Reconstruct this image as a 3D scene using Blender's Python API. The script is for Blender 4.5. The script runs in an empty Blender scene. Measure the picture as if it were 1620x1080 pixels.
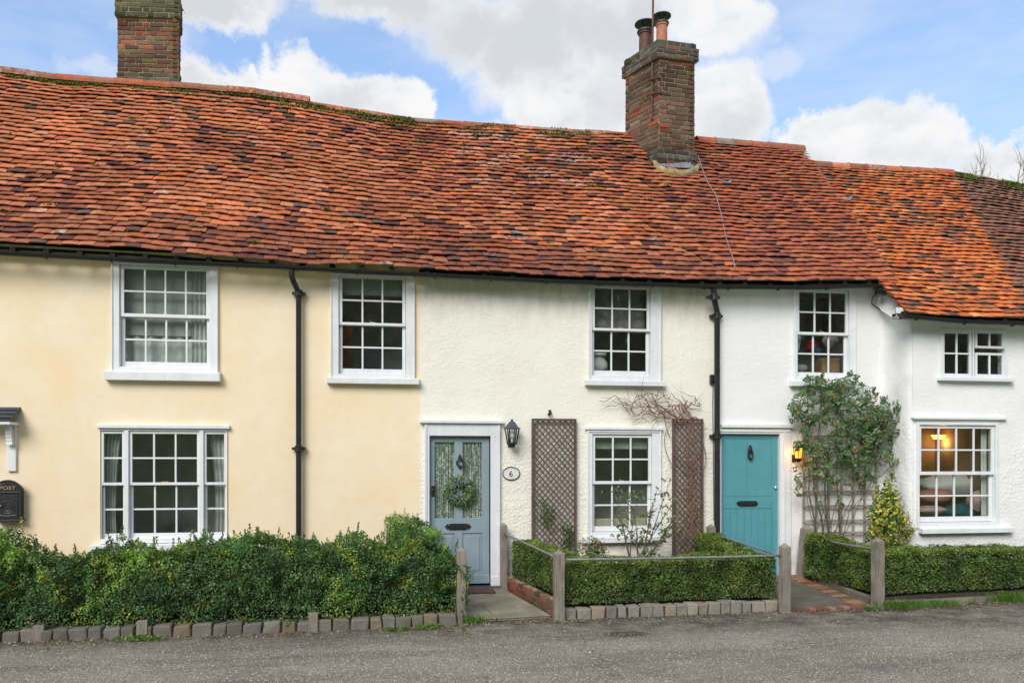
import bpy, math, random
import numpy as np
from mathutils import Vector, noise
R = math.radians
random.seed(7); rng = np.random.default_rng(7)
scene = bpy.context.scene
COL = scene.collection

# ------------------------------------------------------------------ camera
F = 1250.0; TH = R(9); HX, HY = 810.0, 730.0
CAM = Vector((0, -10.58, 1.73))
FWD = Vector((math.sin(TH), math.cos(TH), 0)); RGT = Vector((math.cos(TH), -math.sin(TH), 0))
cd = bpy.data.cameras.new('camera'); cam = bpy.data.objects.new('camera', cd); COL.objects.link(cam)
cam.location = CAM; cam.rotation_euler = (R(90), 0, -TH)
cd.sensor_width = 36; cd.lens = F / 1620 * 36; cd.shift_y = (HY - 540) / 1620
cd.clip_start = 0.1; cd.clip_end = 2000
scene.camera = cam

def ray(px, py):
    return FWD + RGT * ((px - HX) / F) + Vector((0, 0, 1)) * ((HY - py) / F)
def W(px, py, y=0.0):                       # photo measurement -> point on the vertical plane y
    d = ray(px, py); return CAM + d * ((y - CAM.y) / d.y)
def G(px, py, z=0.0):                       # photo measurement -> point on the level z
    d = ray(px, py); return CAM + d * ((z - CAM.z) / d.z)
def DP(px, py, depth):
    return CAM + ray(px, py) * depth

# ------------------------------------------------------------------ node helper
class NT:
    def __init__(s, nt): s.nt = nt; s.n = nt.nodes; s.l = nt.links
    def put(s, sock, v):
        if v is None: return
        if hasattr(v, 'is_output') or isinstance(v, bpy.types.NodeSocket): s.l.new(v, sock)
        else: sock.default_value = v
    def m(s, op, a, b=None, c=None, clamp=False):
        n = s.n.new('ShaderNodeMath'); n.operation = op; n.use_clamp = clamp
        for i, v in enumerate((a, b, c)): s.put(n.inputs[i], v)
        return n.outputs[0]
    def v(s, op, a, b=None, scale=None):
        n = s.n.new('ShaderNodeVectorMath'); n.operation = op
        s.put(n.inputs[0], a); s.put(n.inputs[1], b)
        if scale is not None: s.put(n.inputs['Scale'], scale)
        return n.outputs['Value'] if op in ('LENGTH', 'DOT_PRODUCT', 'DISTANCE') else n.outputs[0]
    def noise(s, vec, scale, detail=4, rough=0.5, out=0, dist=0.0):
        n = s.n.new('ShaderNodeTexNoise'); s.put(n.inputs['Vector'], vec)
        n.inputs['Scale'].default_value = scale; n.inputs['Detail'].default_value = detail
        n.inputs['Roughness'].default_value = rough; n.inputs['Distortion'].default_value = dist
        return n.outputs[out]
    def vor(s, vec, scale, out='Distance', feature='F1'):
        n = s.n.new('ShaderNodeTexVoronoi'); n.feature = feature; s.put(n.inputs['Vector'], vec)
        n.inputs['Scale'].default_value = scale; return n.outputs[out]
    def rng(s, v, a, b, c=0.0, d=1.0, smooth=False):
        n = s.n.new('ShaderNodeMapRange'); n.interpolation_type = 'SMOOTHSTEP' if smooth else 'LINEAR'
        s.put(n.inputs[0], v)
        for i, q in enumerate((a, b, c, d)): s.put(n.inputs[i + 1], q)
        return n.outputs[0]
    def mix(s, f, a, b, mode='MIX'):
        n = s.n.new('ShaderNodeMix'); n.data_type = 'RGBA'; n.blend_type = mode
        s.put(n.inputs[0], f); s.put(n.inputs[6], a if not isinstance(a, tuple) else (*a[:3], 1)); s.put(n.inputs[7], b if not isinstance(b, tuple) else (*b[:3], 1))
        return n.outputs[2]
    def geo(s): return s.n.new('ShaderNodeNewGeometry').outputs['Position']
    def sepx(s, v):
        n = s.n.new('ShaderNodeSeparateXYZ'); s.put(n.inputs[0], v); return n.outputs
    def comb(s, x, y, z):
        n = s.n.new('ShaderNodeCombineXYZ')
        for i, q in enumerate((x, y, z)): s.put(n.inputs[i], q)
        return n.outputs[0]
    def bump(s, h, strength, dist):
        n = s.n.new('ShaderNodeBump'); s.put(n.inputs['Height'], h)
        n.inputs['Strength'].default_value = strength; n.inputs['Distance'].default_value = dist
        return n.outputs[0]

# ------------------------------------------------------------------ world: sky with cumulus
SUN_AZ, SUN_EL = R(212), R(36)          # direction the light comes from (azimuth from +Y, clockwise)
world = bpy.data.worlds.new('World'); scene.world = world; world.use_nodes = True
wn = NT(world.node_tree); wn.n.clear()
out = wn.n.new('ShaderNodeOutputWorld'); bg = wn.n.new('ShaderNodeBackground')
sky = wn.n.new('ShaderNodeTexSky'); sky.sky_type = 'NISHITA'; sky.sun_disc = False
sky.sun_elevation = SUN_EL; sky.sun_rotation = SUN_AZ; sky.air_density = 1.1; sky.dust_density = 0.6; sky.ozone_density = 1.6
tc = wn.n.new('ShaderNodeTexCoord').outputs['Generated']
dirv = wn.v('NORMALIZE', tc)
sx = wn.sepx(dirv)
az = wn.m('ARCTAN2', sx[0], sx[1])
el = wn.m('ARCSINE', sx[2])
ae = wn.comb(az, el, 0.0)
n1 = wn.noise(dirv, 9.0, 3, 0.55, out=1)
n2 = wn.noise(dirv, 26.0, 8, 0.68, out=1)
dis = wn.v('ADD', wn.v('MULTIPLY', wn.v('SUBTRACT', n1, (0.5, 0.5, 0.5)), (0.10, 0.07, 0)),
           wn.v('MULTIPLY', wn.v('SUBTRACT', n2, (0.5, 0.5, 0.5)), (0.062, 0.055, 0)))
aed = wn.v('ADD', ae, dis)
def field(blobs, src):
    acc = None
    for (px, py, rx, ry) in blobs:
        d = ray(px, py); a = math.atan2(d.x, d.y); e = math.atan2(d.z, math.hypot(d.x, d.y))
        k = math.cos(e)
        q = wn.v('LENGTH', wn.v('MULTIPLY', wn.v('SUBTRACT', src, (a, e, 0)), (F * 1.05 / rx, F * 1.12 / ry, 0)))
        f = wn.m('SUBTRACT', 1.0, q)
        acc = f if acc is None else wn.m('MAXIMUM', acc, f)
    return acc
white = [(310,135,52,62),(375,150,60,62),(393,118,20,26),(455,135,60,66),(520,170,70,62),(590,180,70,62),(640,185,50,55),(450,215,240,55),
         (870,165,85,60),(950,165,75,66),(1150,175,88,82),(1110,215,110,70),(1290,215,75,48),(1390,215,100,66),(1450,225,75,60),
         (1560,260,65,48),(1600,275,60,50),(1300,265,240,50),(850,245,300,60),(18,110,52,24),(1130,20,90,70),(1000,100,90,60)]
grey = [(600,5,190,46),(730,40,110,74),(800,80,100,100),(860,60,130,120),(970,50,170,90),(350,6,130,34)]
faint = [(1243,96,66,34),(1180,60,60,60),(250,40,90,40),(140,95,40,30)]
fw = field(white, aed); fg = field(grey, aed); ff = field(faint, aed)
mw = wn.rng(fw, -0.03, 0.30, smooth=True); mg = wn.rng(fg, -0.05, 0.55, smooth=True)
inside = wn.rng(wn.v('DOT_PRODUCT', dirv, tuple((FWD + Vector((0, 0, 0.3))).normalized())), 0.68, 0.76, smooth=True)
gen = wn.rng(wn.noise(dirv, 2.2, 8, 0.55), 0.44, 0.56, smooth=True)
gen = wn.m('MULTIPLY', gen, wn.m('SUBTRACT', 1.0, inside))
wisp = wn.m('MULTIPLY', wn.rng(wn.noise(wn.v('MULTIPLY', dirv, (1, 1, 3.5)), 5, 6, 0.6), 0.42, 0.75), 0.38)
mg = wn.m('MAXIMUM', mg, wn.m('MULTIPLY', wn.rng(ff, 0.0, 0.7, smooth=True), 0.45))
mask = wn.m('MAXIMUM', wn.m('SUBTRACT', wn.m('ADD', mw, mg), wn.m('MULTIPLY', mw, mg)), wn.m('MAXIMUM', gen, wisp))
sh = wn.noise(wn.v('MULTIPLY', dirv, (1, 1, 1.6)), 11.0, 5, 0.55)
shade = wn.rng(sh, 0.36, 0.66, 0.0, 0.60, smooth=True)
gmix = wn.m('MULTIPLY', wn.rng(wn.m('ADD', fg, wn.rng(wn.noise(dirv, 14, 5, .6), .3, .7, -.35, .25)), -0.1, 0.75, smooth=True), 0.72)
shade = wn.m('MAXIMUM', shade, gmix)
shade = wn.m('MULTIPLY', shade, wn.rng(wn.m('MAXIMUM', fw, fg), 0.12, 0.5, 0.15, 1.0))
CL = 6.5
ccol = wn.mix(shade, (CL, CL, CL * 1.01), (CL * .60, CL * .645, CL * .70))
skyc = wn.mix(1.0, sky.outputs[0], (1.42, 1.52, 1.70), 'MULTIPLY')
skyc = wn.mix(0.30, skyc, (3.5, 4.8, 6.5))
fin = wn.mix(mask, skyc, ccol)
wn.l.new(fin, bg.inputs[0]); bg.inputs[1].default_value = 0.1
wn.l.new(bg.outputs[0], out.inputs[0])

sd = bpy.data.lights.new('sun', 'SUN'); sun = bpy.data.objects.new('sun', sd); COL.objects.link(sun)
sd.energy = 2.1; sd.angle = R(32); sd.color = (1.0, 0.96, 0.90)
ldir = Vector((math.sin(SUN_AZ) * math.cos(SUN_EL), math.cos(SUN_AZ) * math.cos(SUN_EL), math.sin(SUN_EL)))
sun.rotation_euler = ldir.to_track_quat('Z', 'Y').to_euler()
sun.location = ldir * 50
scene.view_settings.view_transform = 'Standard'; scene.view_settings.look = 'None'
scene.view_settings.gamma = 1.0; scene.view_settings.exposure = 0.55

# ------------------------------------------------------------------ materials
MATS = {}
def newmat(name):
    m = bpy.data.materials.new(name); m.use_nodes = True; t = NT(m.node_tree)
    p = m.node_tree.nodes['Principled BSDF']; MATS[name] = m; return m, t, p
def simple(name, col, rough=0.5, metal=0.0, var=0.12, vscale=6.0, bump=0.0, bscale=60.0, spec=0.5):
    m, t, p = newmat(name); g = t.geo()
    n = t.noise(g, vscale, 5, 0.6)
    c = t.mix(t.rng(n, 0.3, 0.7), tuple(x * (1 - var) for x in col), tuple(min(1, x * (1 + var)) for x in col))
    t.put(p.inputs['Base Color'], c); p.inputs['Roughness'].default_value = rough; p.inputs['Metallic'].default_value = metal
    p.inputs['Specular IOR Level'].default_value = spec
    if bump: t.put(p.inputs['Normal'], t.bump(t.noise(g, bscale, 4, 0.6), bump, 0.01))
    return m
def attrmat(name, rough=0.8, bump=0.0, bscale=50, spec=0.3, lichen=False, trans=0.0):
    m, t, p = newmat(name); a = t.n.new('ShaderNodeAttribute'); a.attribute_name = 'Col'; g = t.geo()
    n = t.noise(g, bscale, 5, 0.65)
    c = t.mix(t.rng(n, 0.3, 0.75, 0.0, 0.45 if not trans else 0.2), a.outputs['Color'], t.mix(1.0, a.outputs['Color'], (0.38, 0.36, 0.38), 'MULTIPLY'))
    if lichen:
        l = t.rng(t.noise(g, 17, 6, 0.7), 0.50, 0.60)
        l = t.m('MULTIPLY', l, a.outputs['Alpha'])
        c = t.mix(l, c, (0.62, 0.60, 0.56))
        d = t.rng(t.noise(g, 33, 5, 0.7), 0.60, 0.72, 0.0, 0.75)
        c = t.mix(d, c, (0.045, 0.035, 0.03))
        bl = t.rng(t.noise(g, 7.5, 6, 0.65), 0.47, 0.70, 0.0, 0.62)
        c = t.mix(bl, c, t.mix(1.0, c, (0.36, 0.33, 0.36), 'MULTIPLY'))
    t.put(p.inputs['Base Color'], c); p.inputs['Roughness'].default_value = rough; p.inputs['Specular IOR Level'].default_value = spec
    if bump: t.put(p.inputs['Normal'], t.bump(n, bump, 0.01))
    if trans:
        tr = t.n.new('ShaderNodeBsdfTranslucent'); t.put(tr.inputs[0], t.mix(1.0, c, (1.3, 1.4, 0.7), 'MULTIPLY'))
        mx = t.n.new('ShaderNodeMixShader'); mx.inputs[0].default_value = trans
        t.l.new(p.outputs[0], mx.inputs[1]); t.l.new(tr.outputs[0], mx.inputs[2])
        t.l.new(mx.outputs[0], t.n['Material Output'].inputs[0])
    return m
def stucco(name, col, col2, fine, coarse, dirt=0.0, dirtz=(3.4, 4.1), low=False):
    m, t, p = newmat(name); g = t.geo()
    big = t.noise(g, 1.1, 6, 0.62)
    c = t.mix(t.rng(big, 0.35, 0.65), col, col2)
    med = t.noise(g, 7, 5, 0.6)
    c = t.mix(t.rng(med, 0.45, 0.75, 0.0, 0.22), c, tuple(x * 0.82 for x in col))
    h1 = t.noise(g, 30, 5, 0.6); h2 = t.noise(t.v('MULTIPLY', g, (1, 1, 1.6)), 13, 5, 0.6, dist=0.3)
    z = t.sepx(g)[2]
    if dirt:
        f = t.rng(z, dirtz[0], dirtz[1], 0.0, 1.0)
        st = t.rng(t.noise(t.v('MULTIPLY', g, (3.0, 1, 0.9)), 2.6, 7, 0.75), 0.42, 0.70)
        gr = t.rng(t.noise(g, 45, 4, 0.7), 0.35, 0.65, 0.3, 1.0)
        c = t.mix(t.m('MULTIPLY', t.m('MULTIPLY', st, f), t.m('MULTIPLY', gr, dirt)), c, (0.17, 0.16, 0.14))
        f2 = t.rng(t.noise(g, 60, 3, 0.6), 0.66, 0.75, 0.0, 0.35)
        c = t.mix(t.m('MULTIPLY', f2, 0.6), c, (0.45, 0.43, 0.37))
    # splash dirt at the foot of the wall
    b = t.rng(z, 0.05, 0.75, 1.0, 0.0); b = t.m('MULTIPLY', b, t.rng(t.noise(g, 5, 6, 0.7), 0.35, 0.65, 0.0, 0.7))
    c = t.mix(b, c, (0.30, 0.29, 0.22))
    t.put(p.inputs['Base Color'], c); p.inputs['Roughness'].default_value = 0.9; p.inputs['Specular IOR Level'].default_value = 0.2
    amt = coarse
    if low:                                         # rougher roughcast on the lower storey
        h3 = t.vor(t.v('ADD', g, t.v('MULTIPLY', t.noise(g, 20, 3, .6, out=1), (0.04, 0.04, 0.04))), 32, feature='SMOOTH_F1')
        k = t.rng(t.m('ADD', z, t.m('MULTIPLY', big, 1.0)), 2.2, 3.0, 1.0, 0.25)
        h2 = t.m('ADD', h2, t.m('MULTIPLY', h3, t.m('MULTIPLY', k, 1.9)))
    h = t.m('MULTIPLY', t.m('ADD', t.m('MULTIPLY', h1, fine), t.m('MULTIPLY', h2, amt)), t.rng(t.noise(g, 1.7, 4, .6), .35, .65, .45, 1.25))
    t.put(p.inputs['Normal'], t.bump(h, 0.9, 0.024 if name == 'cream_render' else 0.016))
    return m
stucco('yellow_render', (0.86, 0.68, 0.45), (0.87, 0.755, 0.575), 0.05, 0.14, dirt=0.12)
stucco('cream_render', (0.81, 0.775, 0.675), (0.84, 0.81, 0.72), 0.26, 0.26, dirt=0.75, dirtz=(3.35, 4.35), low=True)
stucco('white_render', (0.83, 0.83, 0.83), (0.80, 0.80, 0.79), 0.20, 0.45, dirt=0.2, dirtz=(3.5, 4.3))
stucco('white_roughcast', (0.84, 0.84, 0.84), (0.80, 0.80, 0.80), 0.40, 0.30, dirt=0.10, dirtz=(2.8, 4.3), low=True)

def paint(name, col, wear=0.0, rough=0.35):
    m, t, p = newmat(name); g = t.geo()
    n = t.noise(g, 5, 5, 0.6)
    c = t.mix(t.rng(n, 0.35, 0.7), col, tuple(x * 0.90 for x in col))
    st_ = t.noise(t.v('MULTIPLY', g, (1, 1, .12)), 22, 5, 0.65)
    c = t.mix(t.rng(st_, .4, .7, 0, .22), c, tuple(x * 0.62 for x in col))
    if wear:
        w = t.rng(t.noise(t.v('MULTIPLY', g, (1, 1, 2.2)), 14, 7, 0.75), 0.63, 0.67, 0.0, wear)
        c = t.mix(w, c, (0.16, 0.14, 0.12))
        c = t.mix(t.rng(t.noise(g, 30, 5, 0.7), 0.5, 0.8, 0, 0.35), c, (0.45, 0.44, 0.42))
    t.put(p.inputs['Base Color'], c); p.inputs['Roughness'].default_value = rough
    t.put(p.inputs['Normal'], t.bump(t.noise(g, 90, 3, 0.5), 0.12, 0.004))
    return m
paint('white_paint', (0.80, 0.81, 0.83)); paint('worn_white_paint', (0.76, 0.77, 0.79), wear=0.8, rough=0.45)
paint('blue_grey_paint', (0.265, 0.345, 0.395)); paint('teal_paint', (0.10, 0.325, 0.375))
simple('black_iron', (0.018, 0.018, 0.020), 0.38, 0.0, 0.3, 12, 0.2, 80)
simple('black_plastic', (0.016, 0.016, 0.018), 0.30, 0.0, 0.25, 5)
simple('rust_metal', (0.11, 0.055, 0.04), 0.7, 0.2, 0.4, 15, 0.3)
simple('steel', (0.45, 0.46, 0.48), 0.35, 0.8, 0.1)
simple('lead', (0.20, 0.21, 0.23), 0.55, 0.2, 0.25, 14, 0.2)
simple('dark_lead', (0.06, 0.065, 0.075), 0.5, 0.2, 0.25, 14, 0.2)
simple('slate', (0.045, 0.05, 0.062), 0.45, 0.0, 0.35, 20, 0.3)
simple('terracotta', (0.45, 0.17, 0.11), 0.75, 0.0, 0.3, 12, 0.3)
simple('pale_terracotta', (0.48, 0.30, 0.22), 0.75, 0.0, 0.3, 12, 0.3)
simple('mortar', (0.27, 0.24, 0.19), 0.95, 0.0, 0.35, 18, 0.6)
simple('lichen_mortar', (0.30, 0.24, 0.12), 0.95, 0.0, 0.5, 12, 0.6)
simple('dark_void', (0.012, 0.011, 0.010), 0.9)
simple('room_plaster', (0.62, 0.59, 0.58), 0.9, 0, 0.3, 3)
simple('warm_room_plaster', (0.24, 0.18, 0.14), 0.9, 0, 0.3, 3)
simple('soil', (0.045, 0.033, 0.023), 0.98, 0.0, 0.5, 25, 1.0, 60)
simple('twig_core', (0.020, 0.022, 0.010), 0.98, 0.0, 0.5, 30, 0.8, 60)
simple('bark', (0.13, 0.095, 0.07), 0.9, 0.0, 0.4, 30, 0.6)
simple('vine_bark', (0.20, 0.105, 0.075), 0.85, 0.0, 0.4, 30, 0.4)
simple('linen', (0.62, 0.64, 0.62), 0.95, 0.0, 0.12, 9)
simple('blind_fabric', (0.42, 0.44, 0.43), 0.95, 0.0, 0.10, 3)
simple('cream_fabric', (0.52, 0.47, 0.36), 0.95, 0.0, 0.2, 8)
simple('pink_fabric', (0.50, 0.22, 0.18), 0.95, 0.0, 0.18, 10)
simple('pale_pink_fabric', (0.52, 0.36, 0.34), 0.95, 0.0, 0.25, 14)
simple('blue_fabric', (0.03, 0.12, 0.17), 0.95, 0.0, 0.25, 10)
simple('grey_fabric', (0.32, 0.29, 0.29), 0.95, 0.0, 0.3, 10)
simple('red_fabric', (0.45, 0.03, 0.03), 0.9, 0.0, 0.2, 10)
simple('cardboard', (0.36, 0.23, 0.12), 0.9, 0.0, 0.15, 10)
simple('stained_wood', (0.27, 0.10, 0.035), 0.6, 0.0, 0.3, 8)
simple('porcelain', (0.72, 0.70, 0.70), 0.3, 0.0, 0.06, 9)
simple('yellow_petal', (0.85, 0.50, 0.02), 0.6)
simple('green_fabric', (0.16, 0.21, 0.12), 0.95)
simple('coir_mat', (0.10, 0.045, 0.035), 0.98, 0, 0.5, 25, 0.8)
simple('gold_metal', (0.55, 0.40, 0.20), 0.4, 0.6)
attrmat('roof_tile', 0.85, 0.35, 40, 0.15, lichen=True)
attrmat('brick', 0.92, 0.6, 45, 0.15)
attrmat('stone', 0.9, 0.5, 30, 0.25)
attrmat('leaf', 0.45, 0, 50, 0.45, trans=0.22)
attrmat('moss', 0.95, 0, 50, 0.1)

def woodmat(name, c1, c2, c3, stretch=(9, 9, 0.9)):
    m, t, p = newmat(name); g = t.geo()
    s = t.noise(t.v('MULTIPLY', g, stretch), 9, 7, 0.7, dist=0.6)
    c = t.mix(t.rng(s, 0.30, 0.55), c1, c2)
    c = t.mix(t.rng(s, 0.56, 0.68, 0, 0.85), c, c3)
    c = t.mix(t.rng(t.noise(g, 3, 4, 0.6), 0.4, 0.7, 0, 0.5), c, tuple(x * 0.55 for x in c1))
    t.put(p.inputs['Base Color'], c); p.inputs['Roughness'].default_value = 0.92; p.inputs['Specular IOR Level'].default_value = 0.15
    t.put(p.inputs['Normal'], t.bump(s, 0.6, 0.01))
woodmat('weathered_oak', (0.145, 0.124, 0.10), (0.30, 0.268, 0.222), (0.040, 0.030, 0.024), (4.5, 4.5, .40))
woodmat('brown_lattice', (0.095, 0.066, 0.052), (0.15, 0.11, 0.09), (0.045, 0.032, 0.026), (5, 5, 5))
woodmat('grey_lattice', (0.28, 0.235, 0.20), (0.40, 0.345, 0.30), (0.10, 0.075, 0.06), (5, 5, 2))

def glassmat():
    m, t, p = newmat('window_glass'); t.n.remove(p)
    fr = t.n.new('ShaderNodeFresnel'); fr.inputs[0].default_value = 1.52
    g = t.geo()
    nb = t.bump(t.noise(g, 2.2, 2, 0.5), 0.25, 0.02)
    gl = t.n.new('ShaderNodeBsdfGlossy'); gl.inputs['Roughness'].default_value = 0.02; t.l.new(nb, gl.inputs['Normal'])
    tr = t.n.new('ShaderNodeBsdfTransparent'); tr.inputs[0].default_value = (0.90, 0.92, 0.91, 1)
    mx = t.n.new('ShaderNodeMixShader'); bf = t.n.new('ShaderNodeNewGeometry').outputs['Backfacing']; t.l.new(t.m('MULTIPLY', t.m('MULTIPLY', fr.outputs[0], 2.3, clamp=True), t.m('SUBTRACT', 1.0, bf)), mx.inputs[0])
    t.l.new(tr.outputs[0], mx.inputs[1]); t.l.new(gl.outputs[0], mx.inputs[2]); t.l.new(mx.outputs[0], t.n['Material Output'].inputs[0])
glassmat()
def emis(name, col, s):
    m, t, p = newmat(name)
    p.inputs['Base Color'].default_value = (*col, 1); p.inputs['Emission Color'].default_value = (*col, 1); p.inputs['Emission Strength'].default_value = s
emis('lamp_glow', (1.0, 0.42, 0.08), 3.0); emis('bulb_glow', (1.0, 0.55, 0.18), 9.0); emis('amber_glass', (1.0, 0.40, 0.06), 1.3)

def lace():
    m, t, p = newmat('lace'); g = t.geo()
    a = t.vor(t.v('MULTIPLY', g, (1, 1, 1.3)), 34)
    n = t.noise(g, 60, 4, 0.7)
    st = t.noise(t.v('MULTIPLY', g, (1, .1, .06)), 55, 3, 0.6)
    f = t.rng(t.m('ADD', t.m('MULTIPLY', a, .5), t.m('ADD', t.m('MULTIPLY', n, 0.35), t.m('MULTIPLY', st, .9))), 0.72, 0.92)
    t.put(p.inputs['Base Color'], t.mix(f, (0.86, 0.88, 0.82), (0.26, 0.31, 0.27)))
    p.inputs['Roughness'].default_value = 0.95
lace()
def patterned_blind():
    m, t, p = newmat('leaf_print_blind'); g = t.geo()
    a = t.noise(g, 22, 2, 0.5, dist=2.2)
    f = t.m('LESS_THAN', t.m('ABSOLUTE', t.m('SUBTRACT', a, 0.5)), 0.022)
    t.put(p.inputs['Base Color'], t.mix(f, (0.27, 0.33, 0.24), (0.68, 0.70, 0.66))); p.inputs['Roughness'].default_value = 0.95
patterned_blind()

def asphalt():
    m, t, p = newmat('asphalt'); g = t.geo()
    v = t.vor(g, 95, out='Color'); vd = t.vor(g, 95)
    cs = t.sepx(v)
    base = t.mix(t.rng(t.noise(g, 1.1, 6, 0.65), 0.35, 0.65), (0.215, 0.19, 0.15), (0.32, 0.287, 0.235))
    base = t.mix(t.rng(t.noise(t.v('MULTIPLY', g, (0.35, 1.8, 1)), 1.1, 6, 0.62), 0.48, 0.66, 0, 0.75), base, (0.13, 0.11, 0.09))
    c = t.mix(t.rng(cs[0], 0.55, 1.0, 0, 0.6), base, (0.42, 0.385, 0.32))
    pt = t.rng(t.v('LENGTH', t.v('MULTIPLY', t.v('SUBTRACT', t.v('ADD', g, t.v('MULTIPLY', t.noise(g, 9, 4, .6, out=1), (.25, .25, 0))), tuple(G(990, 1002) + Vector((.125, .125, 0)))), (3.4, 5.5, 0))), .55, 1.0, .85, 0)
    c = t.mix(pt, c, (0.07, 0.045, 0.03))
    c = t.mix(t.m('MULTIPLY', t.m('GREATER_THAN', cs[1], 0.95), 0.9), c, (0.75, 0.70, 0.55))
    c = t.mix(t.m('MULTIPLY', t.m('LESS_THAN', cs[2], 0.25), 0.55), c, (0.03, 0.03, 0.028))
    # dirt washed along the kerb
    y = t.sepx(g)
    k = t.rng(t.m('SUBTRACT', y[1], t.m('MULTIPLY', y[0], -0.06)), -3.15, -2.35, 0.0, 1.0)
    k = t.m('MULTIPLY', k, t.rng(t.noise(g, 4, 6, 0.7), 0.35, 0.65, 0.15, 0.9))
    c = t.mix(k, c, (0.055, 0.042, 0.032))
    t.put(p.inputs['Base Color'], c); p.inputs['Roughness'].default_value = 0.9; p.inputs['Specular IOR Level'].default_value = 0.3
    t.put(p.inputs['Normal'], t.bump(t.m('ADD', t.m('MULTIPLY', vd, -1.0), t.noise(g, 160, 3, 0.6)), 0.9, 0.008))
asphalt()
def slabs(name, c1, c2, green):
    m, t, p = newmat(name); g = t.geo()
    n = t.noise(g, 3.5, 7, 0.7); c = t.mix(t.rng(n, 0.35, 0.65), c1, c2)
    c = t.mix(t.rng(t.noise(g, 1.9, 6, 0.7), 0.42, 0.66, 0, 0.7), c, green)
    c = t.mix(t.rng(t.noise(g, 60, 3, 0.6), 0.55, 0.75, 0, 0.4), c, (0.02, 0.02, 0.015))
    t.put(p.inputs['Base Color'], c); p.inputs['Roughness'].default_value = 0.75
    t.put(p.inputs['Normal'], t.bump(t.noise(g, 30, 5, 0.65), 0.5, 0.012))
slabs('path_slab', (0.22, 0.195, 0.145), (0.34, 0.305, 0.235), (0.13, 0.13, 0.075))
slabs('path_concrete', (0.085, 0.075, 0.058), (0.17, 0.15, 0.115), (0.065, 0.065, 0.04))
slabs('edging_concrete', (0.17, 0.145, 0.11), (0.26, 0.225, 0.18), (0.08, 0.08, 0.05))
def grassmat():
    m, t, p = newmat('grass_field'); g = t.geo()
    c = t.mix(t.rng(t.noise(g, 0.6, 6, 0.65), 0.35, 0.65), (0.09, 0.17, 0.03), (0.16, 0.25, 0.05))
    t.put(p.inputs['Base Color'], c); p.inputs['Roughness'].default_value = 0.95
grassmat()

# ------------------------------------------------------------------ object helpers
ORG = {}
def tag(o, label=None, cat=None, group=None, kind=None):
    if label: o['label'] = label
    if cat: o['category'] = cat
    if group: o['group'] = group
    if kind: o['kind'] = kind
    return o
def empty(name, loc, label, cat, group=None):
    o = bpy.data.objects.new(name, None); COL.objects.link(o); o.location = loc; o.empty_display_size = 0.2
    ORG[o.name] = Vector(loc); return tag(o, label, cat, group)
def link(name, me, mat, parent=None, org=None):
    o = bpy.data.objects.new(name, me); COL.objects.link(o)
    if mat: me.materials.append(MATS[mat] if isinstance(mat, str) else mat)
    if parent is not None:
        base = ORG[parent.name]; o.parent = parent; ORG[o.name] = base
        me.transform(__import__('mathutils').Matrix.Translation(-base))
    else:
        n = len(me.vertices); co = np.empty(n * 3); me.vertices.foreach_get('co', co); co = co.reshape(-1, 3)
        c = Vector(((co[:, 0].min() + co[:, 0].max()) / 2, (co[:, 1].min() + co[:, 1].max()) / 2, co[:, 2].min())) if org is None else Vector(org)
        me.transform(__import__('mathutils').Matrix.Translation(-c)); o.location = c; ORG[o.name] = c
    return o
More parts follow.
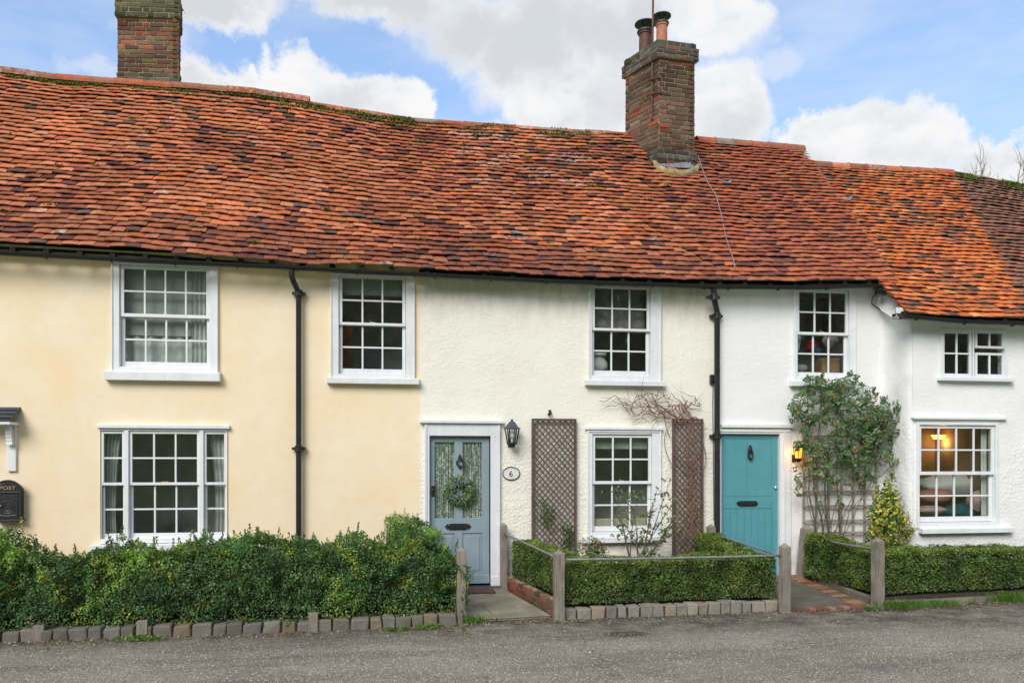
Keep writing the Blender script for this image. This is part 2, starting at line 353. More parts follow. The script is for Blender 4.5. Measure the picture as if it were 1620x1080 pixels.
class MB:
    def __init__(s): s.v = []; s.f = []; s.c = []; s.col = None
    def add(s, vs, fs, col=None):
        b = len(s.v); s.v += [tuple(x) for x in vs]; s.f += [tuple(b + i for i in f) for f in fs]
        s.c += [col or (1, 1, 1, 0)] * len(vs)
    def box(s, x0, x1, y0, y1, z0, z1, col=None, j=0.0):
        if x0 > x1: x0, x1 = x1, x0
        if y0 > y1: y0, y1 = y1, y0
        if z0 > z1: z0, z1 = z1, z0
        vs = [(x, y, z) for z in (z0, z1) for y in (y0, y1) for x in (x0, x1)]
        if j: vs = [tuple(c + random.uniform(-j, j) for c in v) for v in vs]
        s.add(vs, [(0, 2, 3, 1), (4, 5, 7, 6), (0, 1, 5, 4), (2, 6, 7, 3), (0, 4, 6, 2), (1, 3, 7, 5)], col)
    def obox(s, o, ax, ay, az, col=None, j=0.0):            # corner + three edge vectors
        o = Vector(o); vs = []
        for k in (0, 1):
            for b in (0, 1):
                for a in (0, 1):
                    v = o + ax * a + ay * b + az * k
                    if j: v = v + Vector([random.uniform(-j, j) for _ in range(3)])
                    vs.append(v)
        s.add(vs, [(0, 2, 3, 1), (4, 5, 7, 6), (0, 1, 5, 4), (2, 6, 7, 3), (0, 4, 6, 2), (1, 3, 7, 5)], col)
    def prism(s, poly, y0, y1, col=None):                   # polygon of (x,z) extruded in y
        n = len(poly); vs = [(x, y0, z) for x, z in poly] + [(x, y1, z) for x, z in poly]
        s.add(vs, [tuple(range(n)), tuple(reversed(range(n, 2 * n)))] + [(i, i + n, (i + 1) % n + n, (i + 1) % n) for i in range(n)], col)
    def tube(s, pts, r, seg=8, col=None, caps=True):
        pts = [Vector(p) for p in pts]; n = len(pts); rr = r if isinstance(r, (list, tuple)) else [r] * n
        vs = []; fs = []; prev = None
        for i, p in enumerate(pts):
            d = (pts[min(i + 1, n - 1)] - pts[max(i - 1, 0)]); d = d.normalized() if d.length > 1e-9 else Vector((0, 0, 1))
            if prev is None: u = d.orthogonal().normalized()
            else:
                u = prev - d * prev.dot(d); u = u.normalized() if u.length > 1e-6 else d.orthogonal().normalized()
            prev = u; w = d.cross(u)
            for k in range(seg):
                a = 2 * math.pi * k / seg; vs.append(p + (u * math.cos(a) + w * math.sin(a)) * rr[i])
        for i in range(n - 1):
            for k in range(seg):
                fs.append((i * seg + k, i * seg + (k + 1) % seg, (i + 1) * seg + (k + 1) % seg, (i + 1) * seg + k))
        if caps: fs += [tuple(reversed(range(seg))), tuple(range((n - 1) * seg, n * seg))]
        s.add(vs, fs, col)
    def lathe(s, c, prof, seg=20, col=None, sx=1, sy=1):    # prof of (r, z)
        c = Vector(c); vs = []; fs = []
        for r, z in prof:
            for k in range(seg):
                a = 2 * math.pi * k / seg; vs.append(c + Vector((r * math.cos(a) * sx, r * math.sin(a) * sy, z)))
        for i in range(len(prof) - 1):
            for k in range(seg):
                fs.append((i * seg + k, i * seg + (k + 1) % seg, (i + 1) * seg + (k + 1) % seg, (i + 1) * seg + k))
        fs += [tuple(reversed(range(seg))), tuple(range((len(prof) - 1) * seg, len(prof) * seg))]
        s.add(vs, fs, col)
    def ball(s, c, r, col=None, seg=12, rings=7, sc=(1, 1, 1), nz=0.0, ns=6.0):
        vs = []; fs = []; c = Vector(c)
        for i in range(rings + 1):
            th = math.pi * i / rings
            for k in range(seg):
                a = 2 * math.pi * k / seg
                d = Vector((math.sin(th) * math.cos(a), math.sin(th) * math.sin(a), math.cos(th)))
                q = r * (1 + (noise.noise((c + d * r) * ns) * nz if nz else 0))
                vs.append(c + Vector((d.x * sc[0], d.y * sc[1], d.z * sc[2])) * q)
        for i in range(rings):
            for k in range(seg):
                fs.append((i * seg + k, (i + 1) * seg + k, (i + 1) * seg + (k + 1) % seg, i * seg + (k + 1) % seg))
        s.add(vs, fs, col)
    def build(s, name, mat, parent=None, smooth=False, bevel=0.0, org=None, label=None):
        me = bpy.data.meshes.new(name); me.from_pydata(s.v, [], s.f)
        a = me.color_attributes.new('Col', 'FLOAT_COLOR', 'POINT')
        a.data.foreach_set('color', np.array([(c[0], c[1], c[2], c[3] if len(c) > 3 else 0) for c in s.c], dtype=np.float32).ravel())
        me.validate(); me.update()
        if smooth: me.polygons.foreach_set('use_smooth', [True] * len(me.polygons))
        o = link(name, me, mat, parent, org)
        if smooth and smooth != 'all':
            md = o.modifiers.new('wn', 'EDGE_SPLIT'); md.split_angle = R(40)
        if bevel:
            md = o.modifiers.new('bevel', 'BEVEL'); md.width = bevel; md.segments = 2; md.limit_method = 'ANGLE'; md.angle_limit = R(40)
        if label: o['label'] = label
        return o

def leafcloud(name, P, N, size, cols, mat='leaf', parent=None, spread=0.9, aspect=0.55, droop=0.0, org=None):
    """P Nx3 leaf bases, N Nx3 preferred normals, size scalar/array, cols Nx3: one small folded leaf per point"""
    P = np.asarray(P, float); N = np.asarray(N, float); n = len(P)
    size = np.broadcast_to(np.asarray(size, float), (n,)) * rng.uniform(0.7, 1.3, n)
    nn = N + rng.normal(0, spread, (n, 3)); nn /= np.linalg.norm(nn, axis=1)[:, None] + 1e-9
    r = rng.normal(0, 1, (n, 3)); r[:, 2] += 0.35 - droop
    t = r - (r * nn).sum(1)[:, None] * nn; t /= np.linalg.norm(t, axis=1)[:, None] + 1e-9
    b = np.cross(nn, t); L = size[:, None]
    v0 = P - t * L * .5; v2 = P + t * L * .5
    v1 = P + b * L * aspect * .5 + nn * L * .10 - t * L * .05; v3 = P - b * L * aspect * .5 + nn * L * .10 - t * L * .05
    V = np.stack([v0, v1, v2, v3], 1).reshape(-1, 3)
    me = bpy.data.meshes.new(name); me.vertices.add(4 * n); me.vertices.foreach_set('co', V.ravel().astype(np.float32))
    me.loops.add(4 * n); me.loops.foreach_set('vertex_index', np.arange(4 * n, dtype=np.int32))
    me.polygons.add(n); me.polygons.foreach_set('loop_start', np.arange(0, 4 * n, 4, dtype=np.int32)); me.polygons.foreach_set('loop_total', np.full(n, 4, dtype=np.int32))
    me.update(); me.validate()
    a = me.color_attributes.new('Col', 'FLOAT_COLOR', 'POINT')
    C = np.ones((n, 4, 4), np.float32); C[:, :, :3] = np.asarray(cols)[:, None, :]; C[:, :, 3] = 0
    a.data.foreach_set('color', C.ravel())
    return link(name, me, mat, parent, org)
def nz(p, s, o=0.0): return noise.noise(Vector((p[0] * s + o, p[1] * s + o * 2, p[2] * s - o)))
def mixc(a, b, t): return tuple(a[i] * (1 - t) + b[i] * t for i in range(3))

# ------------------------------------------------------------------ setting: ground, road, garden beds, paths
def sheet(name, poly, mat, kind='structure', label=None, z=None):
    mb = MB(); mb.add([(p[0], p[1], (p[2] if z is None else z)) for p in poly], [tuple(range(len(poly)))])
    o = mb.build(name, mat, org=(0, 0, 0)); o['kind'] = kind
    return o
sheet('ground', [(-400, -400, -.03), (400, -400, -.03), (400, 400, -.03), (-400, 400, -.03)], 'grass_field')
# road: gently dished grid
mb = MB(); nx, ny = 90, 26
for j in range(ny + 1):
    for i in range(nx + 1):
        x = -16 + 38 * i / nx; y = -9.0 + 8.9 * j / ny
        z = 0.006 * noise.noise(Vector((x * .8, y * .8, 0))) - 0.003
        mb.v.append((x, y, z)); mb.c.append((1, 1, 1, 0))
for j in range(ny):
    for i in range(nx):
        a = j * (nx + 1) + i; mb.f.append((a, a + 1, a + nx + 2, a + nx + 1))
road = mb.build('road', 'asphalt', org=(0, 0, 0), smooth='all'); road['kind'] = 'structure'

# kerb lines (measured foot of the edging on the road level)
KL = [G(-260, 1036), G(0, 1016), G(240, 1008), G(500, 999), G(735, 987)]            # left hedge
KM0, KM1 = G(893, 980), G(1236, 966)
KR = [G(1398, 961), G(1500, 955), G(1620, 949), G(1900, 936)]
Xw = lambda px, py=700, y=0.0: W(px, py, y).x
def bed(name, front, xl, xr, z=0.10, ybk=0.0):
    poly = [(p.x, p.y + 0.08) for p in front] + [(xr, ybk), (xl, ybk)]
    mb = MB(); n = len(poly); vs = [(x, y, z) for x, y in poly] + [(x, y, -.02) for x, y in poly]
    mb.add(vs, [tuple(range(n))] + [(i, i + n, (i + 1) % n + n, (i + 1) % n) for i in range(n)])
    o = mb.build(name, 'soil', org=(0, 0, 0)); o['kind'] = 'structure'; return o
bed('garden_soil', KL, KL[0].x, Xw(664))
bed('garden_soil', [KM0, KM1], Xw(803), Xw(1128))
bed('garden_soil', KR, Xw(1283), 13.5)

# path to the blue-grey door: stone slabs
mb = MB()
PL0, PR0 = W(683, 930), W(792, 934)
fl, fr = G(728, 986), G(872, 978)
bl = Vector((PL0.x, 0.0, 0)); br_ = Vector((PR0.x, 0.0, 0))
rows = [0.0, 0.36, 0.70, 1.0]
for r_i in range(3):
    t0, t1 = rows[r_i], rows[r_i + 1]
    L0, L1 = fl.lerp(bl, t0), fl.lerp(bl, t1); R0, R1 = fr.lerp(br_, t0), fr.lerp(br_, t1)
    cuts = [(0, .40), (.40, 1)] if r_i % 2 == 0 else [(0, .66), (.66, 1)]
    for a, b in cuts:
        g_ = 0.006; q = [L0.lerp(R0, a), L0.lerp(R0, b), L1.lerp(R1, b), L1.lerp(R1, a)]
        c = (q[0] + q[1] + q[2] + q[3]) / 4; q = [v + (c - v).normalized() * g_ * 1.4 for v in q]
        zt = 0.045 + random.uniform(-.004, .004)
        mb.add([(v.x, v.y, zt) for v in q] + [(v.x, v.y, 0.008) for v in q], [(0, 1, 2, 3), (0, 4, 5, 1), (1, 5, 6, 2), (2, 6, 7, 3), (3, 7, 4, 0)])
o = mb.build('path', 'path_slab', org=(0, 0, 0), bevel=0.008); o['kind'] = 'structure'
# mossy joints under the slabs
sheet('path_bedding', [(fl.x, fl.y, .03), (fr.x, fr.y, .03), (br_.x, br_.y, .03), (bl.x, bl.y, .03)], 'soil')

# path to the teal door: dark concrete with brick edging
f2l, f2r = G(1246, 968), G(1388, 962)
b2l, b2r = Vector((Xw(1140), 0, .0)), Vector((Xw(1262, 905), -0.02, .0))
zs = 0.05
mb = MB()
mb.add([(f2l.x, f2l.y, .02), (f2r.x, f2r.y, .02), (b2r.x, b2r.y, .10), (b2l.x, b2l.y, .10)], [(0, 1, 2, 3)])
o = mb.build('path', 'path_concrete', org=(0, 0, 0)); o['kind'] = 'structure'
mb = MB()
def brickrow(A, B, depthv, n, z0, z1, cols):
    for i in range(n):
        a, b = A.lerp(B, (i + .05) / n), A.lerp(B, (i + .95) / n)
        za, zb = z0 + (z1 - z0) * i / n, z0 + (z1 - z0) * (i + 1) / n
        c = random.choice(cols); c = tuple(x * random.uniform(.75, 1.2) for x in c) + (0,)
        dz = random.uniform(-.003, .003)
        mb.obox(Vector((a.x, a.y, za - .05 + dz)), Vector((b.x - a.x, b.y - a.y, zb - za)), depthv, Vector((0, 0, .06)), c, j=.002)
BR = [(.29, .135, .09), (.25, .115, .075), (.33, .165, .11), (.20, .10, .07), (.34, .21, .14), (.16, .11, .08)]
brickrow(Vector((f2r.x - .03, f2r.y + .12, 0)), Vector((b2r.x - .03, b2r.y, 0)), Vector((-.20, -.02, 0)), 24, .022, .105, BR)
brickrow(Vector((f2l.x + .02, f2l.y, 0)), Vector((f2r.x, f2r.y, 0)), Vector((0, .115, 0)), 13, .022, .022, BR)
o = tag(mb.build('brick_edging', 'brick', bevel=.004), 'red brick border laid along the right side of the dark path to the teal door', 'brick edging')

# ------------------------------------------------------------------ kerb stones and edging
def setts(name, pts, label, size=0.15, h=0.14, dark_=(.22, .205, .175), lite_=(.33, .30, .25)):
    mb = MB()
    for i in range(len(pts) - 1):
        A, B = pts[i].copy(), pts[i + 1].copy(); A.z = B.z = 0; L = (B - A).length; d = (B - A).normalized(); nrm = Vector((-d.y, d.x, 0))
        s = 0.0
        while s < L - .03:
            w = min(size * random.uniform(.78, 1.2), L - s); p = A + d * s
            k = random.random(); c = mixc(dark_, lite_, k)
            if random.random() < .2: c = mixc(c, (.30, .20, .12), .4)
            if random.random() < .25: c = mixc(c, (.17, .17, .165), .4)
            hh = h * random.uniform(.9, 1.06)
            mb.obox(p + d * .004 + nrm * random.uniform(-.012, .008) + Vector((0, 0, -.02)), d * (w - .013), nrm * .14, Vector((0, 0, hh + .02)), c + (0,), j=.012)
            s += w
        q = MB()
    o = mb.build(name, 'stone', bevel=.020); return tag(o, label, 'kerb edging')
def kerbmortar(pts, h):
    mb = MB()
    for i in range(len(pts) - 1):
        A, B = pts[i].copy(), pts[i + 1].copy(); A.z = B.z = 0; d = (B - A).normalized(); nrm = Vector((-d.y, d.x, 0))
        mb.obox(A + nrm * .02 + Vector((0, 0, -.02)), B - A, nrm * .11, Vector((0, 0, h)))
    return mb
o = setts('stone_edging', KL, 'row of dark grey granite setts under the tall left hedge', .165, .112, (.13, .12, .10), (.22, .205, .17))
m_ = kerbmortar(KL, .10).build('mortar_bed', 'soil', o)
o = setts('stone_edging', [KM0, KM1], 'row of pale square granite setts under the clipped hedge between the two doors', .145, .125)
m_ = kerbmortar([KM0, KM1], .12).build('mortar_bed', 'soil', o)
mb = MB()
for i in range(len(KR) - 1):
    A, B = KR[i].copy(), KR[i + 1].copy(); d = (B - A).normalized(); nrm = Vector((-d.y, d.x, 0)); A.z = B.z = -.02
    mb.obox(A, (B - A) * .992, nrm * .10, Vector((0, 0, .085)), j=.006)
tag(mb.build('concrete_edging', 'edging_concrete', bevel=.008), 'low worn concrete kerb at the foot of the right hedge', 'kerb edging')
# long kerb beside the teal path
mb = MB(); A = Vector((f2r.x - .0, f2r.y + .10, 0)); B = Vector((b2r.x + .03, b2r.y - .2, .06)); d = B - A; nrm = Vector((-d.y, d.x, 0)).normalized()
for k in range(3): mb.obox(A + d * (k / 3) + Vector((0, 0, -.03)), d * .328, -nrm * .09, Vector((0, 0, .13)), j=.005)
tag(mb.build('concrete_edging', 'edging_concrete', bevel=.008), 'mossy concrete kerb beside the brick border of the right path', 'kerb edging')
# low brick edging beside the first path
mb = MB(); A = Vector((fr.x + .02, fr.y + .05, 0)); B = Vector((br_.x + .05, -.05, 0)); d = B - A; L = d.length; dn = d.normalized(); nrm = Vector((-dn.y, dn.x, 0))
for c_ in range(3):
    s = 0 if c_ % 2 == 0 else -.1
    while s < L:
        a, b = max(s, 0), min(s + .215, L)
        if b - a > .03:
            col = random.choice([(.33, .10, .06), (.27, .09, .06), (.38, .13, .08), (.20, .12, .08)]); f_ = random.uniform(.6, 1.05)
            if s < L * .45: col = mixc(col, (.13, .12, .07), .5)
            mb.obox(A + dn * a + Vector((0, 0, .0 + c_ * .068)), dn * (b - a - .014), -nrm * .10, Vector((0, 0, .054)), tuple(x * f_ for x in col) + (0,), j=.003)
        s += .225
o = tag(mb.build('brick_edging', 'brick', bevel=.004), 'low red brick edging wall between the stone slab path and the clipped hedge', 'brick edging')
mb = MB(); mb.obox(A + dn * .0 - nrm * .012, d, -nrm * .085, Vector((0, 0, .19))); mb.build('mortar_bed', 'mortar', o)

# ------------------------------------------------------------------ houses
YE, YR, YB = -0.24, 2.5, 5.2        # eaves plane, ridge plane, back wall plane
X_END = KL[0].x - 1.0
XYC = Xw(664, 600)                   # yellow / cream boundary
XCW = Xw(1134, 600)                  # cream / white boundary
# measured eaves and ridge points
EV = [(-300, 372), (0, 389), (200, 399), (400, 414), (500, 422), (700, 432), (900, 440), (1100, 447), (1250, 448), (1420, 447)]
RG = [(-300, 106), (0, 119), (100, 132), (290, 145), (400, 153), (487, 166), (600, 187), (700, 196), (820, 204), (1020, 216), (1100, 224), (1268, 238)]
EV = [W(x, y, YE) for x, y in EV]; RG = [W(x, y, YR) for x, y in RG]
EV[0:0] = [Vector((X_END - 2, YE, EV[0].z))]; RG[0:0] = [Vector((X_END - 2, YR, RG[0].z))]
ex, ez = [p.x for p in EV], [p.z for p in EV]; rx, rz = [p.x for p in RG], [p.z for p in RG]
XTR = EV[-1].x                       # right verge of the teal-door roof
YE2, YW2 = -0.78, -0.55              # right house steps forward
EV2 = [W(x, y, YE2) for x, y in [(1437, 499), (1530, 504), (1620, 507), (1900, 520)]]
RG2 = [W(x, y, YR) for x, y in [(1270, 262), (1400, 270), (1500, 276), (1560, 285), (1620, 297), (1900, 330)]]
e2x, e2z = [p.x for p in EV2], [p.z for p in EV2]; r2x, r2z = [p.x for p in RG2], [p.z for p in RG2]
XR0 = EV2[0].x; X_R = 13.5
XR45 = Xw(1690, 520, YE2)            # boundary right house / far house

def zroof_front(X, y):
    e, r = np.interp(X, ex, ez), np.interp(X, rx, rz); return e + (r - e) * (y - YE) / (YR - YE)

OR = (.56, .175, .078); OR2 = (.63, .25, .125); RB = (.33, .11, .065); DK = (.085, .042, .04); PU = (.18, .075, .06); GY = (.17, .11, .085); BRT = (.64, .19, .065); TN = (.36, .165, .10)
XLI0, XLI1 = W(715, 230, 2.2).x, W(925, 230, 2.2).x
def tc_left(X, t, row):
    n1_ = noise.noise(Vector((X * .55, t * 2.5, 3.1))); n2_ = noise.noise(Vector((X * 1.6, t * 7, 7.7)))
    xr = (X - X_END) / (XCW - X_END)
    px = (X + 6.3) / 10.0                                    # 0 at photo left .. ~1 at chimney
    dark = .20 + .30 * max(0, min(1, px * 1.25)) + .22 * max(0, t - .45) + .75 * n1_ + .6 * n2_
    r = random.random()
    if r < dark * .42: c = random.choice([RB, PU, RB, PU, mixc(PU, DK, .6), RB])
    elif r < dark * 1.1: c = mixc(RB, OR, random.random())
    else: c = mixc(OR, OR2, random.random())
    if random.random() < .03: c = BRT
    if random.random() < .025: c = GY
    if t > .86: c = mixc(c, PU, .35)
    c = mixc(c, DK, max(0, min(.45, n1_ * .7 + n2_ * .5 - .12)))
    k = random.uniform(.80, 1.16) * (1 + .35 * n2_); lich = 0
    if XLI0 < X < XLI1 and .06 < t < .45: lich = .7 if noise.noise(Vector((X * 1.9, t * 14, 1))) > .16 else 0
    elif random.random() < .012: lich = .6
    return tuple(v * k for v in c) + (lich,)
def tc_teal(X, t, row):
    n1_ = noise.noise(Vector((X * .9, t * 3, 13.1)))
    r = random.random()
    c = mixc((.38, .115, .068), (.47, .15, .08), random.random())
    if r < .16 + .5 * n1_: c = (.22, .085, .062)
    if r > .86: c = (.52, .17, .07)
    if X > XTR - .7 and t > .25 and random.random() < .3: c = (.50, .17, .08)
    k = random.uniform(.82, 1.14); return tuple(v * k for v in c) + (.12 if random.random() < .1 else 0,)
def tc_right(X, t, row):
    r = random.random(); n1_ = noise.noise(Vector((X * 1.2, t * 4, 23.1)))
    c = mixc((.64, .175, .06), (.70, .235, .085), random.random())
    if r < .06: c = (.15, .10, .08)
    elif r < .17: c = RB
    elif r > .95: c = (.76, .33, .11)
    elif n1_ < -.25 and r < .5: c = TN
    k = random.uniform(.85, 1.12); return tuple(v * k for v in c) + (0,)
def tc_far(X, t, row):
    r = random.random(); c = mixc((.24, .115, .08), (.36, .15, .095), random.random())
    if r < .10: c = (.14, .09, .07)
    if r > .93: c = (.40, .13, .07)
    k = random.uniform(.75, 1.15); return tuple(v * k for v in c) + (.4 if t < .2 else 0.1,)

def tile_mesh(name, parent, fe, fr_, ye, yr, xl, xr, colf, rows, tw=.180, seed=1, nseed=1, wob=.03, label=None, clipL=False, clipR=False):
    """a slope of real overlapping plain clay tiles; fe(X), fr_(X) give eaves and ridge height; xl(t), xr(t) give the verges"""
    rs = random.Random(seed); Vv = []; Ff = []; Cc = []
    slope = math.hypot(yr - ye, fr_(xl(0)) - fe(xl(0))); gauge = slope / rows; Lt = 2.15 * gauge
    def S(X, t, n):
        X = X; ze, zr = fe(X), fr_(X); y = yr + (ye - yr) * t; z = zr + (ze - zr) * t
        dy, dz = (ye - yr), (ze - zr); l = math.hypot(dy, dz); ny, nz_ = (dz / l) * (1 if dy < 0 else -1), (-dy / l) * (1 if dy < 0 else -1)
        sag = wob * (noise.noise(Vector((X * .45, t * 2.2, nseed))) + .35 * noise.noise(Vector((X * 1.7, t * 6, nseed + 4))))
        n = n + sag
        return (X, y + ny * n, z + nz_ * n)
    hsh = lambda k, r: (math.sin(k * 127.1 + r * 311.7 + nseed * 7.3) * 43758.5453) % 1.0
    for r_ in range(rows):
        tl0 = (r_ + 1) / rows; x0, x1 = xl(tl0), xr(tl0)
        off = (0 if r_ % 2 == 0 else tw / 2) + (hsh(r_, 99) - .5) * .05
        edge = lambda k: k * tw + off + (hsh(k, r_) - .5) * .022
        wrow = .10 * noise.noise(Vector((r_ * .7, nseed, 0)))
        k0 = int((x0 - off) / tw) - 2
        while True:
            a, b = edge(k0), edge(k0 + 1); k0 += 1
            if a > x1 + tw: break
            if clipL: a = max(a, x0)
            elif (a + b) / 2 < x0: continue
            if clipR: b = min(b, x1)
            elif (a + b) / 2 >= x1: continue
            if b - a > .03:
                slip = (rs.uniform(-.12, .12) + (rs.uniform(.1, .4) if rs.random() < .04 else 0)) / rows
                und = (.26 * noise.noise(Vector((a * .9, r_ * .5, nseed + 9))) + wrow) / rows
                tl = tl0 + slip + und; tu = tl - Lt / slope
                lift = rs.uniform(.064, .076); skew = rs.uniform(-.09, .09) / rows; camb = rs.uniform(.001, .009); tk = .010; ra = rs.uniform(-.007, .007)
                base = len(Vv); g_ = .0022
                for k in range(4):
                    f_ = k / 3; xx = a + g_ + (b - a - 2 * g_) * f_; cb = camb * (1 - (2 * f_ - 1) ** 2) + ra * (f_ - .5)
                    tlk = tl + skew * (f_ - .5)
                    Vv.append(S(xx, max(tu, -.02), .004 + cb)); Vv.append(S(xx, tlk, lift + cb)); Vv.append(S(xx, tlk + .001, lift - tk + cb)); Vv.append(S(xx, max(tu, -.02), -.009 + cb))
                c = colf((a + b) / 2, tl0, r_); Cc += [c] * 16
                for k in range(3):
                    p = base + k * 4; q = p + 4
                    Ff += [(p, p + 1, q + 1, q), (p + 1, p + 2, q + 2, q + 1), (p + 2, p + 3, q + 3, q + 2)]
                Ff += [(base, base + 3, base + 2, base + 1), (base + 12, base + 13, base + 14, base + 15)]
    m = MB(); m.v = Vv; m.f = Ff; m.c = Cc
    return m.build(name, 'roof_tile', parent, label=label)
def roof_under(name, parent, fe, fr_, ye, yr, x0, x1, mat, n=24, off=-.03, yb=YB):
    m = MB()
    xs = [x0 + (x1 - x0) * i / n for i in range(n + 1)]
    for X in xs:
        m.v += [(X, ye + .06, fe(X) + off), (X, yr, fr_(X) + off), (X, yb + .25, fe(X) + off)]; m.c += [(1, 1, 1, 0)] * 3
    for i in range(n):
        a = i * 3; m.f += [(a, a + 1, a + 4, a + 3), (a + 1, a + 2, a + 5, a + 4)]
    return m.build(name, mat, parent)
def ridge_run(mb, pts, r=.105, up=.0, cols=None, seglen=.33):
    # half-round ridge tiles laid end to end along pts
    P = [Vector(p) for p in pts]; tot = sum((P[i + 1] - P[i]).length for i in range(len(P) - 1)); n = max(1, round(tot / seglen))
    def at(s):
        for i in range(len(P) - 1):
            l = (P[i + 1] - P[i]).length
            if s <= l or i == len(P) - 2: return P[i] + (P[i + 1] - P[i]) * min(1.0, s / l)
            s -= l
    for i in range(n):
        a, b = at(tot * i / n), at(tot * (i + 1) / n); d = (b - a).normalized(); b = b + d * .012; jz = random.uniform(-.006, .006)
        col = random.choice(cols); k = random.uniform(.8, 1.15); col = tuple(x * k for x in col) + (random.choice([0, 0, .4]),)
        vs = []; rr0 = r * random.uniform(.97, 1.03); seg = 9
        for (p, rr) in ((a, rr0 * 1.05), (a + d * .02, rr0), (b, rr0 * .985)):
            for inner in (0, 1):
                for k_ in range(seg + 1):
                    an = math.pi * (-.06 + 1.12 * k_ / seg); q = rr - inner * .016
                    vs.append(p + Vector((0, math.cos(an) * q * 1.15, math.sin(an) * q + up + jz - .035)))
        m_ = seg + 1; fs = []
        for s_ in range(2):
            for k_ in range(seg):
                o0 = s_ * 2 * m_; o1 = (s_ + 1) * 2 * m_
                fs.append((o0 + k_, o1 + k_, o1 + k_ + 1, o0 + k_ + 1)); fs.append((o0 + m_ + k_, o0 + m_ + k_ + 1, o1 + m_ + k_ + 1, o1 + m_ + k_))
        for k_ in range(seg):
            fs.append((k_, k_ + 1, m_ + k_ + 1, m_ + k_)); o2 = 4 * m_; fs.append((o2 + k_, o2 + m_ + k_, o2 + m_ + k_ + 1, o2 + k_ + 1))
        mb.add(vs, fs, col)
def clumps(X0, X1, fe, fr_, ye, yr, n, tmax, cover=.0, sz=.03):
    P = []
    while len(P) < n:
        X = random.uniform(X0, X1); t = abs(random.gauss(0, tmax)) + .012
        if noise.noise(Vector((X * 1.6, t * 30, 5))) < cover: continue
        ze, zr = fe(X), fr_(X); P.append((X + random.gauss(0, .02), yr + (ye - yr) * t - .05, zr + (ze - zr) * t + .045 + random.uniform(0, .030)))
    return P

def wall_mesh(name, parent, mat, x0, x1, y, ztop, holes, amp=.010, step=.13, extra=0.0, seed=0, rough=0.0):
    xs = set(np.arange(x0, x1, step).tolist() + [x0, x1]); zs_ = set(np.arange(-.05, 4.7, step).tolist())
    for h in holes: xs |= {h[0], h[1]}; zs_ |= {h[2], h[3]}
    xs = sorted(xs); zs_ = sorted(zs_)
    def thin(a, keep):
        o_ = [a[0]]
        for v in a[1:]:
            if v - o_[-1] < .02:
                if v in keep: o_[-1] = v if o_[-1] not in keep else o_[-1]; 
                if v in keep and o_[-1] != v: o_.append(v)
            else: o_.append(v)
        return o_
    kx = {h[0] for h in holes} | {h[1] for h in holes} | {x0, x1}; kz = {h[2] for h in holes} | {h[3] for h in holes}
    xs = thin(xs, kx); zs_ = thin(zs_, kz)
    m = MB(); idx = {}
    for i, X in enumerate(xs):
        zt = ztop(X)
        for j, Z in enumerate(zs_):
            zz = min(Z, zt)
            near = any(h[0] - .01 <= X <= h[1] + .01 and h[2] - .01 <= Z <= h[3] + .01 for h in holes)
            dy = 0 if near else amp * (noise.noise(Vector((X * .9, zz * .9, seed))) + .4 * noise.noise(Vector((X * 3, zz * 3, seed))))
            if dy > 0 and amp: dy *= .3
            m.v.append((X, y + dy, zz)); m.c.append((1, 1, 1, 0)); idx[i, j] = len(m.v) - 1
    for i in range(len(xs) - 1):
        for j in range(len(zs_) - 1):
            cx, cz = (xs[i] + xs[i + 1]) / 2, (zs_[j] + zs_[j + 1]) / 2
            if any(h[0] < cx < h[1] and h[2] < cz < h[3] for h in holes): continue
            if zs_[j] >= max(ztop(xs[i]), ztop(xs[i + 1])): continue
            m.f.append((idx[i, j], idx[i + 1, j], idx[i + 1, j + 1], idx[i, j + 1]))
    return m.build(name, mat, parent, smooth='all')
def gable(mb, X, fe, fr_, ye, yr, yb=YB, wy=0.0):
    e, r = fe(X) - .05, fr_(X) - .06
    mb.add([(X, wy, -.05), (X, yb, -.05), (X, yb, e), (X, yr, r), (X, wy, e + (r - e) * (wy - ye) / (yr - ye))], [(0, 1, 2, 3, 4)])
def backwall(mb, x0, x1, fe, yb=YB):
    mb.add([(x0, yb, -.05), (x1, yb, -.05), (x1, yb, fe(x1) - .05), (x0, yb, fe(x0) - .05)], [(0, 1, 2, 3)])

# ---- windows
def rect(L, R_, T, B, y=0.0):
    my, mx = (T + B) / 2, (L + R_) / 2
    return W(L, my, y).x, W(R_, my, y).x, W(mx, B, y).z, W(mx, T, y).z       # x0,x1,z0,z1
def frame4(mb, o, i, y0, y1):
    """rectangular ring between outer o and inner i rects (x0,x1,z0,z1)"""
    mb.box(o[0], i[0], y0, y1, o[2], o[3]); mb.box(i[1], o[1], y0, y1, o[2], o[3])
    mb.box(i[0], i[1], y0 + .0015, y1, i[3], o[3]); mb.box(i[0], i[1], y0 + .0015, y1, o[2], i[2])
def sash(name, parent, g, cols, rows, y, st=.042, mt=.022, top=None, bot=None, mat='white_paint', dep=.036):
    mb = MB(); o = (g[0] - st, g[1] + st, g[2] - (bot or st), g[3] + (top or st)); frame4(mb, o, g, y, y + dep)
    for k in range(1, cols):
        x = g[0] + (g[1] - g[0]) * k / cols; mb.box(x - mt / 2, x + mt / 2, y + .003, y + dep - .004, g[2], g[3])
    for k in range(1, rows):
        z = g[2] + (g[3] - g[2]) * k / rows; mb.box(g[0], g[1], y + .0045, y + dep - .006, z - mt / 2, z + mt / 2)
    s = mb.build(name, mat, parent, bevel=.003)
    gm = MB(); gm.box(g[0] - .002, g[1] + .002, y + dep * .5, y + dep * .5 + .004, g[2] - .002, g[3] + .002)
    gm.build('glass', 'window_glass', s)
    return s
